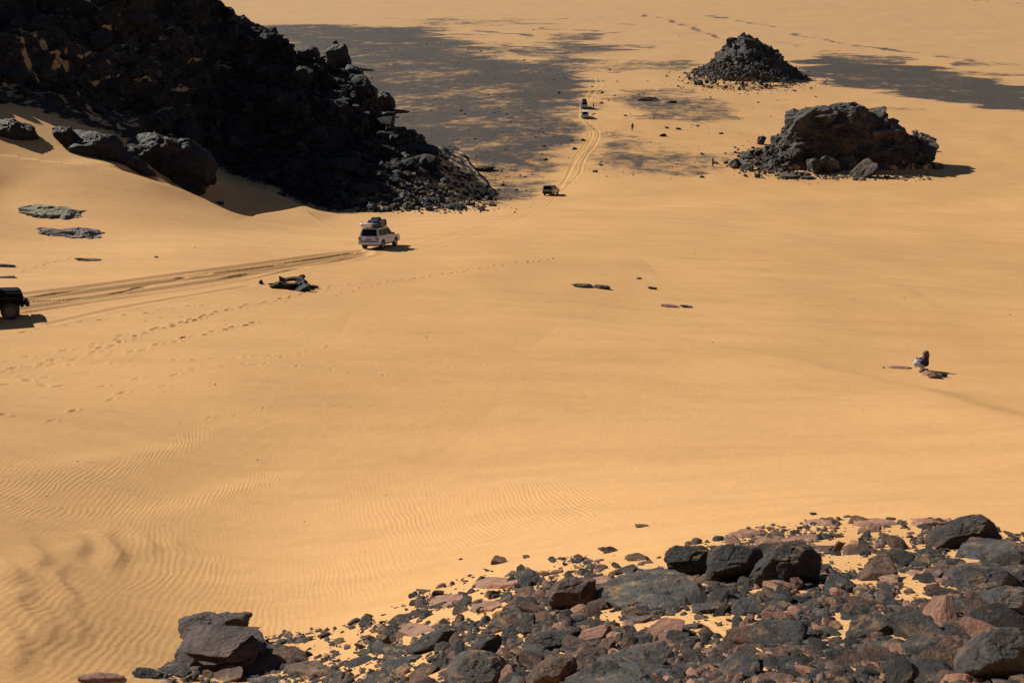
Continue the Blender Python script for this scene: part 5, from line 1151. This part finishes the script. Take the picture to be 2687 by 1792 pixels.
# dark heap of broken slabs left of centre
def log_piece(name, a, b, rad_px, lab, seed, mat='dark', lift=0.0, fl=.5):
    """slab stretched between two picture points standing on the ground"""
    ga, s = ground(*a[:2]); gb, _ = ground(*b[:2])
    pa = Vector((ga.x, ga.y, ga.z + a[2] / s)); pb = Vector((gb.x, gb.y, gb.z + b[2] / s)); pb.y = pa.y = (pa.y + pb.y) / 2
    mid = (pa + pb) / 2; L = (pb - pa).length; rad = rad_px / s
    V, Fc = rock_shape(seed, 4, 8, .5, .10, .03); V = V / np.abs(V).max(0) * np.array([L / 2, rad * 1.3, rad * fl * 2 / 2])
    q = (pb - pa).to_track_quat('X', 'Z').to_matrix(); V = V @ np.array(q).T
    return tag(link(name, mesh_np(name, V, Fc, M[mat]), loc=mid), lab, 'rock', None)
HP = [((722, 752, 10), (806, 750, 26), 8, 'long black slab lying uppermost across the dark rock heap', 1.0), ((706, 756, 3), (768, 758, 4), 12, 'rounded black block at the left foot of the dark rock heap', 1.1),
      ((764, 762, 4), (818, 763, 5), 12, 'black block at the right foot of the dark rock heap', 1.2), ((699, 749, 1), (756, 747, 8), 4, 'thin pale-edged slab poking out left of the heap', 1.0),
      ((812, 755, 2), (836, 756, 2), 6, 'small black wedge just right of the dark rock heap', 1.0), ((674, 748, 3), (698, 743, 3), 6, 'little black stone left of the dark rock heap', 1.2),
      ((733, 750, 10), (751, 749, 22), 9, 'stubby black stone standing behind the dark rock heap', 1.6), ((776, 755, 14), (812, 758, 10), 13, 'ragged black block under the uppermost slab', 1.3),
      ((735, 757, 8), (786, 759, 8), 10, 'black block in the shaded middle of the dark rock heap', 1.1), ((786, 752, 24), (806, 750, 30), 5, 'thin tip of rock on the upper right of the dark heap', 1.0)]
for i, (a, b, rp, lab, fl) in enumerate(HP): log_piece('rock_slab', a, b, rp, lab, 2400 + i * 3, 'hillrock', fl=fl)

# ------------------------------------------------------------------ vehicles
M['silver'] = plain('silver_paint', (0.42, 0.51, 0.66), .3, .0, coat=.5, dirt=.04)
M['white'] = plain('white_paint', (0.62, 0.62, 0.62), .35, coat=.5, dirt=.3)
M['blackp'] = plain('black_paint', (0.004, 0.005, 0.008), .6, spec=.06, dirt=.0)
M['greyp'] = plain('dark_grey_paint', (0.14, 0.18, 0.21), .3, spec=.5, coat=.5, dirt=.04)
M['glass'] = plain('tinted_glass', (0.005, 0.006, 0.008), .15, spec=.10, dirt=.01)
M['tyre'] = plain('tyre_rubber', (0.018, 0.017, 0.016), .85, dirt=.35)
M['rim'] = plain('alloy_rim', (0.32, 0.33, 0.35), .4, .7, dirt=.3)
M['trim'] = plain('black_trim', (0.012, 0.012, 0.013), .7, spec=.2, dirt=.04)
M['red'] = plain('red_lamp', (0.42, 0.03, 0.015), .25, coat=.5, dirt=.1)
M['clear'] = plain('clear_lamp', (0.6, 0.6, 0.58), .2, coat=.5, dirt=.1)
M['plate'] = plain('number_plate', (0.16, 0.15, 0.22), .5, dirt=.2)
M['navy'] = plain('dark_blue_canvas', (0.02, 0.03, 0.06), .8, dirt=.1)
M['blk'] = plain('black_canvas', (0.012, 0.012, 0.012), .85, dirt=.08)
M['case'] = plain('silver_case', (0.62, 0.64, 0.66), .35, .4, dirt=.15)
M['greybox'] = plain('grey_box', (0.10, 0.098, 0.10), .6, dirt=.2)
def bm_mesh(name, bm, mat, parent=None, smooth=False, bevel=0):
    if bevel: bmesh.ops.bevel(bm, geom=list(bm.edges), offset=bevel, segments=2, affect='EDGES', clamp_overlap=True)
    bmesh.ops.recalc_face_normals(bm, faces=bm.faces)
    me = bpy.data.meshes.new(name); bm.to_mesh(me); bm.free(); me.materials.append(M[mat])
    if smooth:
        for p in me.polygons: p.use_smooth = True
    return link(name, me, parent)
def prism(prof, hw):
    """side profile (x,z) extruded over the width; hw is half width or f(x,z)"""
    bm = bmesh.new(); f = hw if callable(hw) else (lambda x, z: hw)
    L = [bm.verts.new((x, f(x, z), z)) for x, z in prof]; Rr = [bm.verts.new((x, -f(x, z), z)) for x, z in prof]
    bm.faces.new(L); bm.faces.new(Rr[::-1]); k = len(prof)
    for i in range(k): bm.faces.new((L[i], Rr[i], Rr[(i + 1) % k], L[(i + 1) % k]))
    return bm
def boxbm(c, s):
    bm = bmesh.new(); bmesh.ops.create_cube(bm, size=1); bmesh.ops.scale(bm, vec=s, verts=bm.verts); bmesh.ops.translate(bm, vec=c, verts=bm.verts); return bm
def quadpanel(q, u0, u1, v0, v1, off=.012, th=.01):
    q = [Vector(p) for p in q]; nrm = (q[1] - q[0]).cross(q[3] - q[0]).normalized()
    def at(u, v): return (q[0] * (1 - u) + q[1] * u) * (1 - v) + (q[3] * (1 - u) + q[2] * u) * v
    P = [at(u0, v0), at(u1, v0), at(u1, v1), at(u0, v1)]
    bm = bmesh.new(); a = [bm.verts.new(p + nrm * off) for p in P]; b = [bm.verts.new(p - nrm * th) for p in P]
    bm.faces.new(a); bm.faces.new(b[::-1])
    for i in range(4): bm.faces.new((a[i], b[i], b[(i + 1) % 4], a[(i + 1) % 4]))
    return bm
def arch(cx, r_, z0, n_=9):      # points of a wheel arch opening, front to back
    a0 = math.asin(max(-1, min(1, (z0 - .40) / r_)))
    return [(cx + r_ * math.cos(a), .40 + r_ * math.sin(a)) for a in np.linspace(a0, math.pi - a0, n_)]
def wheel(parent, x, y, rad=.40, wd=.26, rimmat='rim'):
    w = link('wheel', None, parent); w.location = (x, y, rad)
    bm = bmesh.new(); prof = [(rad * .62, wd / 2), (rad * .93, wd / 2), (rad, wd / 2 * .75), (rad, -wd / 2 * .75), (rad * .93, -wd / 2), (rad * .62, -wd / 2)]
    n_ = 28; rings = [[bm.verts.new((rr * math.cos(a), yy, rr * math.sin(a))) for rr, yy in prof] for a in np.linspace(0, 2 * math.pi, n_, endpoint=False)]
    for i in range(n_):
        for j in range(len(prof)): bm.faces.new((rings[i][j], rings[(i + 1) % n_][j], rings[(i + 1) % n_][(j + 1) % 6], rings[i][(j + 1) % 6]))
    bm_mesh('tyre', bm, 'tyre', w)
    bm = bmesh.new(); sg = 1 if y > 0 else -1
    bmesh.ops.create_cone(bm, cap_ends=True, segments=24, radius1=rad * .63, radius2=rad * .63, depth=wd * .7)
    for k in range(6):
        a = k * math.pi / 3; c = bmesh.ops.create_cube(bm, size=1)['verts']; bmesh.ops.scale(bm, vec=(rad * .5, rad * .16, .05), verts=c)
        bmesh.ops.translate(bm, vec=(rad * .33, 0, wd * .38 * -sg), verts=c); bmesh.ops.rotate(bm, cent=(0, 0, 0), matrix=Matrix.Rotation(a, 3, 'Z'), verts=c)
    bmesh.ops.rotate(bm, cent=(0, 0, 0), matrix=Matrix.Rotation(R(90), 3, 'X'), verts=bm.verts)
    bm_mesh('rim', bm, rimmat, w)
    return w
def make_suv(name, paint, label, rack=True, boxy=False):
    t = link(name, None); tag(t, label, 'car')
    low = [(-2.36, .52), (-2.42, .70), (-2.42, 1.00), (-2.36, 1.16), (1.05, 1.14), (2.1, 1.06), (2.36, .96), (2.42, .78), (2.42, .50)] + \
          arch(1.48, .50, .45) + arch(-1.42, .50, .45)
    bm_mesh('body', prism(low, lambda x, z: .95 - .05 * max(0, z - .9) - .04 * max(0, abs(x) - 2.2)), paint, t)
    hb_, ht = .93, .76
    if boxy: ht = .82
    A0, A1, B0, B1 = (-2.33, 1.15), (1.0, 1.13), (-2.08 if not boxy else -2.2, 1.86), (.22, 1.86)
    c = [(A0[0], hb_, A0[1]), (A1[0], hb_, A1[1]), (B1[0], ht, B1[1]), (B0[0], ht, B0[1])]
    bm = bmesh.new(); vl = [bm.verts.new(p) for p in c]; vr = [bm.verts.new((x, -y, z)) for x, y, z in c]
    bm.faces.new(vl); bm.faces.new(vr[::-1])
    for i in range(4): bm.faces.new((vl[i], vr[i], vr[(i + 1) % 4], vl[(i + 1) % 4]))
    bm_mesh('cabin', bm, paint, t, bevel=.05)
    lft = [c[1], c[0], c[3], c[2]]; rgt = [(x, -y, z) for x, y, z in (c[0], c[1], c[2], c[3])]
    for q, flip in ((rgt, False), (lft, True)):
        for u0, u1 in ((.05, .30), (.33, .60), (.63, .92)):
            if flip: u0, u1 = 1 - u1, 1 - u0
            o_ = bm_mesh('window', quadpanel(q, u0, u1, .12, .86), 'glass', t)
    rear = [(A0[0], hb_, A0[1]), (A0[0], -hb_, A0[1]), (B0[0], -ht, B0[1]), (B0[0], ht, B0[1])]
    bm_mesh('rear_window', quadpanel(rear, .09, .91, .10, .88, .012), 'glass', t)
    fr = [(A1[0], -hb_, A1[1]), (A1[0], hb_, A1[1]), (B1[0], ht, B1[1]), (B1[0], -ht, B1[1])]
    bm_mesh('windscreen', quadpanel(fr, .06, .94, .08, .92, .012), 'glass', t)
    bm_mesh('rear_bumper', boxbm((-2.46, 0, .60), (.22, 1.88, .24)), 'silver' if paint != 'greyp' else 'trim', t, bevel=.04)
    bm_mesh('bumper_step', boxbm((-2.50, 0, .735), (.20, 1.6, .03)), 'trim', t)
    bm_mesh('front_bumper', boxbm((2.44, 0, .58), (.2, 1.86, .26)), paint, t, bevel=.04)
    for s_ in (-1, 1):
        bm_mesh('tail_light', boxbm((-2.385, s_ * .80, .98), (.12, .30, .24)), 'red', t, bevel=.02)
        bm_mesh('headlight', boxbm((2.37, s_ * .70, .84), (.10, .36, .16)), 'clear', t, bevel=.02)
        bm_mesh('side_mirror', boxbm((.72, s_ * 1.03, 1.24), (.10, .20, .17)), 'trim', t, bevel=.02)
        bm_mesh('sill', boxbm((.03, s_ * .92, .46), (1.9, .08, .08)), 'trim', t)
    pl = bm_mesh('number_plate', boxbm((-2.43, 0, .93), (.02, .56, .15)), 'plate', t)
    bm_mesh('plate_handle', boxbm((-2.44, 0, 1.04), (.03, .7, .04)), 'case', t)
    bm_mesh('tailgate_wiper', boxbm((-2.36, .1, 1.20), (.03, .5, .02)), 'trim', t)
    bm_mesh('underside', boxbm((0, 0, .42), (4.3, 1.3, .18)), 'trim', t)
    for x, y in ((1.48, .80), (1.48, -.80), (-1.42, .80), (-1.42, -.80)): wheel(t, x, y)
    if rack:
        bm = bmesh.new()
        for s_ in (-1, 1):
            q = bmesh.ops.create_cube(bm, size=1)['verts']; bmesh.ops.scale(bm, vec=(2.2, .03, .03), verts=q); bmesh.ops.translate(bm, vec=(-.95, s_ * .66, 1.95), verts=q)
        for k in range(6):
            q = bmesh.ops.create_cube(bm, size=1)['verts']; bmesh.ops.scale(bm, vec=(.04, 1.32, .025), verts=q); bmesh.ops.translate(bm, vec=(-2.0 + k * .42, 0, 1.94), verts=q)
        for sx_ in (-1.9, 0):
            for s_ in (-1, 1):
                q = bmesh.ops.create_cube(bm, size=1)['verts']; bmesh.ops.scale(bm, vec=(.06, .05, .12), verts=q); bmesh.ops.translate(bm, vec=(sx_, s_ * .66, 1.90), verts=q)
        bm_mesh('roof_rack', bm, 'trim', t)
    return t
def place_on(o, px, py, heading, scale=1.0):
    """heading: degrees clockwise from straight away (+Y)"""
    g, s = ground(px, py); a = R(90 - heading); fx, fy = math.cos(a), math.sin(a)
    h = lambda dx: float(height(g.x + fx * dx, g.y + fy * dx)[0]); k = lambda dx: float(height(g.x - fy * dx, g.y + fx * dx)[0])
    pit = -math.atan2(h(1.4) - h(-1.4), 2.8); rol = math.atan2(k(.8) - k(-.8), 1.6)
    z = (h(1.4) + h(-1.4)) / 2
    o.matrix_world = Matrix.Translation((g.x, g.y, z - .02)) @ Matrix.Rotation(a, 4, 'Z') @ Matrix.Rotation(pit, 4, 'Y') @ Matrix.Rotation(rol, 4, 'X') @ Matrix.Scale(scale, 4)
    return o.matrix_world.copy()
def cargo(name, mw, c, s, mat, lab, rot=(0, 0, 0), bulge=.25, cat='luggage', seed=0, group=None):
    """soft or hard load resting on a roof rack"""
    V, Fc = ICO[4]; V = V.copy(); m = np.abs(V).max(1)[:, None]; V = V * bulge + V / m * (1 - bulge); V = V / np.abs(V).max(0)
    V = V + (fbm(V * 1.8 + seed, 3, seed) * .10 * bulge * 3)[:, None] * V
    V = (V * np.array(s) / 2) @ rotm(*rot).T
    o = link(name, mesh_np(name, V, Fc, M[mat], True)); o.matrix_world = mw @ Matrix.Translation(c)
    return tag(o, lab, cat, group)
suv1 = make_suv('offroad_car', 'silver', 'white off-road car with loaded roof rack driving on the sand tracks')
mw = place_on(suv1, 997, 649, 16)
cargo('hard_case', mw, (-2.0, .22, 2.12), (1.0, 1.05, .30), 'case', 'silver flat case at the rear left of the loaded car roof', (0, 0, 0), .12, 'case', 3)
cargo('duffel_bag', mw, (-1.65, -.42, 2.10), (1.0, .50, .30), 'navy', 'dark blue bag at the rear right of the loaded car roof', (0, 0, 8), .35, 'bag', 4)
cargo('duffel_bag', mw, (-1.05, .05, 2.24), (.80, 1.1, .58), 'navy', 'dark blue bundle in the middle of the loaded car roof', (0, 0, 0), .45, 'bag', 5)
cargo('storage_box', mw, (-.75, -.52, 2.17), (.85, .36, .46), 'greybox', 'grey box on the right side of the loaded car roof', (0, 0, 0), .08, 'box', 6)
cargo('duffel_bag', mw, (-.42, .10, 2.33), (.60, .9, .76), 'blk', 'black bag standing highest on the loaded car roof', (0, -10, 0), .4, 'bag', 7)
cargo('duffel_bag', mw, (.02, -.36, 2.22), (.36, .6, .58), 'blk', 'black bag leaning at the front of the loaded car roof', (0, -14, 0), .35, 'bag', 8)
suv2 = make_suv('offroad_car', 'greyp', 'dark grey off-road car driving away below the gravel plain', rack=False, boxy=True)
place_on(suv2, 1446, 512, 18, .95)
suv3 = make_suv('offroad_car', 'white', 'white off-road car without roof load parked second from the rear on the plain', rack=False)
place_on(suv3, 1534, 309, 1, .98)
suv4 = make_suv('offroad_car', 'silver', 'farthest off-road car with a dark load on its roof')
mw4 = place_on(suv4, 1532, 283, 1, .98)
cargo('roof_bundle', mw4, (-.9, 0, 2.25), (2.1, 1.35, .62), 'blk', 'dark bundle tied on the roof of the farthest car', (0, 0, 0), .35, 'luggage', 9)

def make_4x4(label):
    t = link('offroad_truck', None); tag(t, label, 'car')
    low = [(-2.0, .62), (-2.0, 1.18), (.62, 1.18), (.66, 1.30), (1.78, 1.24), (1.84, 1.16), (1.86, .62)] + arch(1.28, .50, .60) + arch(-1.15, .50, .60)
    bm_mesh('body', prism(low, .83), 'blackp', t)
    bm_mesh('bonnet', boxbm((1.2, 0, 1.30), (1.05, 1.15, .06)), 'blackp', t, bevel=.02)
    cab = [(-2.0, 1.19), (.62, 1.19), (.50, 1.98), (-2.0, 1.98)]
    bm_mesh('cabin', prism(cab, lambda x, z: .82 - .08 * (z - 1.19)), 'blackp', t, bevel=.03)
    for s_ in (-1, 1):
        for x0, x1 in ((-1.85, -1.1), (-1.0, -.35), (-.25, .42)):
            bm_mesh('window', boxbm(((x0 + x1) / 2, s_ * .80, 1.58), (x1 - x0, .05, .46)), 'glass', t)
        bm_mesh('wing', boxbm((1.28, s_ * .84, 1.02), (1.06, .06, .10)), 'trim', t, bevel=.02)
        bm_mesh('headlight', boxbm((1.87, s_ * .58, .98), (.05, .2, .2)), 'clear', t, bevel=.02)
        bm_mesh('side_mirror', boxbm((.72, s_ * 1.0, 1.42), (.05, .2, .22)), 'trim', t)
    q = [(.64, -.80, 1.22), (.64, .80, 1.22), (.50, .76, 1.95), (.50, -.76, 1.95)]
    bm_mesh('windscreen', quadpanel(q, .05, .95, .08, .9), 'glass', t)
    bm_mesh('front_bumper', boxbm((2.02, 0, .70), (.16, 1.66, .16)), 'trim', t, bevel=.02)
    bm_mesh('bumper_bracket', boxbm((1.92, 0, .68), (.12, .9, .10)), 'trim', t)
    bm_mesh('underside', boxbm((0, 0, .52), (3.4, .9, .2)), 'trim', t)
    bm_mesh('roof_rack', boxbm((-.75, 0, 2.10), (2.3, 1.5, .08)), 'trim', t)
    for x, y in ((1.28, .72), (1.28, -.72), (-1.15, .72), (-1.15, -.72)): wheel(t, x, y, .40, .24, 'greybox')
    return t
lr = make_4x4('black boxy off-road vehicle cut off by the left edge')
gq, sq = ground(22, 838); hd = 62; a = R(90 - hd)
cx_, cy_ = gq.x - math.cos(a) * 1.28 * 1.06 - math.sin(a) * .75, gq.y - math.sin(a) * 1.28 * 1.06 + math.cos(a) * .75
ppx_, ppy_ = proj(np.array([cx_, cy_, float(height(cx_, cy_)[0])]))
place_on(lr, float(ppx_), float(ppy_), hd, 1.13)

# ------------------------------------------------------------------ people
M['skin'] = plain('skin', (0.30, 0.15, 0.09), .6, dirt=.1, dirtcol=(.2, .09, .05))
M['hair'] = plain('brown_hair', (0.045, 0.028, 0.018), .55, dirt=.4, dirtcol=(.12, .08, .05))
M['shirt'] = plain('navy_shirt', (0.012, 0.013, 0.06), .85, dirt=.1, dirtcol=(.03, .03, .09))
M['jeans'] = plain('pale_jeans', (0.38, 0.48, 0.55), .85, dirt=.2, dirtcol=(.2, .26, .32))
M['robe'] = plain('dark_blue_robe', (0.035, 0.032, 0.055), .9, dirt=.2, dirtcol=(.06, .05, .07))
M['robe2'] = plain('dark_clothes', (0.03, 0.028, 0.03), .9, dirt=.2, dirtcol=(.06, .05, .04))
def skin_mesh(name, chains, mat, parent=None, sub=2, root=0):
    """chains: list of lists of (x,y,z,r); equal positions are merged into one vertex"""
    key = {}; V = []; Rd = []; E = set()
    for ch in chains:
        prev = None
        for (x, y, z, rr) in ch:
            k = (round(x, 3), round(y, 3), round(z, 3))
            if k not in key: key[k] = len(V); V.append((x, y, z)); Rd.append(rr)
            i = key[k]
            if prev is not None and prev != i: E.add((min(prev, i), max(prev, i)))
            prev = i
    me = bpy.data.meshes.new(name); me.from_pydata(V, list(E), []); me.materials.append(M[mat])
    o = link(name, me, parent)
    md = o.modifiers.new('skin', 'SKIN'); md.use_smooth_shade = True
    for i, s in enumerate(me.skin_vertices[0].data): s.radius = (Rd[i], Rd[i]); s.use_root = (i == root)
    sb = o.modifiers.new('sub', 'SUBSURF'); sb.levels = sub; sb.render_levels = sub
    return o
def fingers(w, d, up):
    """five unequal chains rooted in the palm; w wrist, d finger direction, up palm side"""
    w, d, up = Vector(w), Vector(d).normalized(), Vector(up).normalized(); sd = d.cross(up).normalized(); out = []
    palm = w + d * .055
    for k, (o_, L) in enumerate(((-.030, .062), (-.010, .075), (.010, .070), (.028, .055))):
        b = palm + d * .035 + sd * o_; m = b + d * L * .5 - up * .008; e = m + d * L * .42 - up * .022
        out.append([(*palm, .026), (*b, .010), (*m, .009), (*e, .007)])
    b = w + d * .03 - sd * .035; e = b + d * .03 - sd * .025
    out.append([(*palm, .026), (*b, .012), (*e, .009)])
    return out
def figure(label, heading, px, py, scale, legs, arms, torso='robe', pants='robe2', head=(.03, 0, 1.60), lean=0.0, long_robe=False, hat=True):
    t = link('person', None); tag(t, label, 'person')
    pel = (0, 0, .93); ch = (lean, 0, 1.30); nk = (lean * 1.2, 0, 1.46)
    hx, hy, hz = head
    ch_ = [[(*pel, .13), (*ch, .14), (*nk, .055), (hx, hy, hz, .085), (hx + .01, hy, hz + .10, .075)], [(hx, hy, hz, .085), (hx + .095, hy, hz - .01, .022)]]
    for s_, (knee, ank) in zip((1, -1), legs):
        toe = (ank[0] + .17, ank[1], .03)
        ch_.append([(*pel, .13), (0, s_ * .10, .88, .095), (*knee, .062), (*ank, .042), (ank[0] + .02, ank[1], .045, .04), (*toe, .032)])
    for s_, (el, wr) in zip((1, -1), arms):
        ch_.append([(*ch, .14), (lean, s_ * .19, 1.40, .062), (*el, .042), (*wr, .028)])
        d = Vector(wr) - Vector(el); pm = Vector(wr) + d.normalized() * .055
        ch_.append([(*wr, .028), (*pm, .026)])
        for f_ in fingers(wr, d, (1, 0, 0.01)): ch_.append(f_)
    body = skin_mesh('body', ch_, 'skin', t)
    g_ = [[(0, 0, .90, .155), (*ch, .165), (lean, 0, 1.44, .10)]]
    for s_, (el, wr) in zip((1, -1), arms): g_.append([(*ch, .165), (lean, s_ * .20, 1.40, .08), (*el, .06), tuple(Vector(el).lerp(Vector(wr), .8)) + (.045,)])
    if long_robe: g_.append([(0, 0, .90, .155), (0, 0, .55, .17), (0, 0, .25, .19)])
    skin_mesh('robe' if long_robe else 'jacket', g_, torso, t)
    p_ = []
    for s_, (knee, ank) in zip((1, -1), legs): p_.append([(0, 0, .92, .14), (0, s_ * .10, .86, .11), (*knee, .08), (ank[0], ank[1], ank[2] + .05, .065)])
    skin_mesh('trousers', p_, pants, t)
    skin_mesh('headcloth', [[(hx - .01, hy, hz + .03, .105), (hx - .015, hy, hz + .11, .10)], [(hx - .01, hy, hz + .03, .105), (hx - .05, hy, hz - .08, .08)]], pants, t)
    g, s = ground(px, py); t.location = g; t.rotation_euler = (0, 0, R(90 - heading)); t.scale = (scale,) * 3
    return t
STAND = [((.02, .10, .48), (0, .11, .08)), ((.02, -.10, .48), (-.02, -.11, .08))]
WALK = [((.16, .09, .50), (.22, .10, .09)), ((-.06, -.09, .50), (-.28, -.10, .12))]
DOWN = [((0, .25, 1.13), (.06, .24, .90)), ((0, -.25, 1.13), (.02, -.24, .90))]
figure('person in dark clothes standing alone on the gravel plain', 200, 1659, 344, 1.12, [((.05, .12, .48), (.12, .13, .08)), ((-.02, -.12, .48), (-.14, -.13, .08))], DOWN)
figure('person striding beside the farthest car', 95, 1557, 286, 1.0, WALK, [((-.12, .24, 1.15), (-.02, .24, .93)), ((.12, -.24, 1.15), (.28, -.24, 1.0))], 'robe', 'robe2')
figure('person in long dark robe leaning with bent arms left of the dome outcrop', 300, 1870, 438, 1.12, STAND, [((.12, .22, 1.18), (.32, .12, 1.25)), ((.12, -.22, 1.18), (.32, -.10, 1.25))], 'robe2', 'robe2',
       head=(.10, 0, 1.60), lean=.05, long_robe=True)

def seated():
    t = link('person', None); tag(t, 'person with long brown hair and navy shirt sitting cross-legged on a sand-covered rock', 'person')
    pel = (0, 0, .13); ch = (.03, 0, .47); nk = (.05, 0, .62); hd_ = (.09, 0, .74)
    c_ = [[(*pel, .15), (.01, 0, .30, .13), (*ch, .14), (*nk, .05), (*hd_, .085), (.09, 0, .83, .075)], [(*hd_, .085), (.18, 0, .73, .02)]]
    for s_ in (1, -1):
        kn = (.42, s_ * .27, .27); an = (.30, -s_ * .06, .09)
        c_.append([(*pel, .15), (.06, s_ * .11, .14, .10), (*kn, .068), (*an, .045), (.38, -s_ * .16, .05, .035)])
        el = (.17, s_ * .24, .33); wr = (.33, s_ * .08, .40)
        c_.append([(*ch, .14), (.02, s_ * .18, .56, .06), (*el, .042), (*wr, .028)])
        d = Vector(wr) - Vector(el); pm = Vector(wr) + d.normalized() * .055
        c_.append([(*wr, .028), (*pm, .026)])
        for f_ in fingers(wr, d, (0, 0, 1)): c_.append(f_)
    skin_mesh('body', c_, 'skin', t)
    g_ = [[(-.01, 0, .10, .215), (.01, 0, .32, .18), (*ch, .165), (.04, 0, .58, .13)]]
    for s_ in (1, -1): g_.append([(*ch, .165), (.02, s_ * .19, .56, .085), (.15, s_ * .235, .36, .07), (.26, s_ * .13, .385, .05)])
    skin_mesh('shirt', g_, 'shirt', t)
    j_ = []
    for s_ in (1, -1): j_.append([(.05, 0, .13, .12), (.07, s_ * .12, .15, .115), (.43, s_ * .27, .27, .088), (.31, -s_ * .05, .11, .062)])
    skin_mesh('jeans', j_, 'jeans', t)
    skin_mesh('hair', [[(.05, 0, .85, .12), (.03, 0, .75, .14), (-.02, 0, .63, .135), (-.07, 0, .50, .10)], [(.035, 0, .74, .115), (.08, .07, .68, .05)], [(.035, 0, .74, .115), (.08, -.07, .68, .05)]], 'hair', t)
    return t
ps = seated(); g, s = ground(2424, 972)
ps.scale = (1.12,) * 3; ps.location = (g.x, g.y, g.z + .10); ps.rotation_euler = (0, 0, R(150)); 
for i, (px, py, w, h, mt, tl, lab) in enumerate((
        (2425, 974, 34, 14, 'brown', (0, 4), 'flat brown rock under the sitting person'),
        (2440, 982, 40, 14, 'pink', (0, 10), 'pinkish slab in front of the sitting person'),
        (2456, 988, 46, 16, 'brown', (4, 14), 'ragged brown slab with a dark underside right of the sitting person'),
        (2476, 987, 26, 10, 'dark', (0, 10), 'small dark stone at the right end of the sitter ledge'),
        (2362, 965, 74, 6, 'pink', (0, 2), 'thin pink rock band left of the sitting person'),
        (2318, 964, 10, 6, 'mauve', (0, 0), 'tiny stone at the left end of the pink rock band'))):
    rock_obj('ledge_rock', 2600 + i * 9, px, py, w, h, mt, tl, r.uniform(-5, 5), .6 if h > 8 else .3, 4, .25, lab, 'rock', None, 6, .12, .05, .3, lz=.28 if h > 8 else .09)
# little clods and stones dotted over the open sand
pts = []
for k in range(480):
    px = r.uniform(0, 2687); py = r.uniform(620, 1420)
    if py > edge_y(max(px, 150)) - 20: continue
    g, s = ground(px, py); pts.append((g.x, g.y, g.z, r.uniform(.8, 2.6) / s * (2.0 if r.random() < .1 else 1)))
pebble_field('sand_specks', pts, ['dark', 'brown'], 1, 'tiny dark stones dotted over the open sand', 'stones')
print('objects', len(bpy.data.objects))
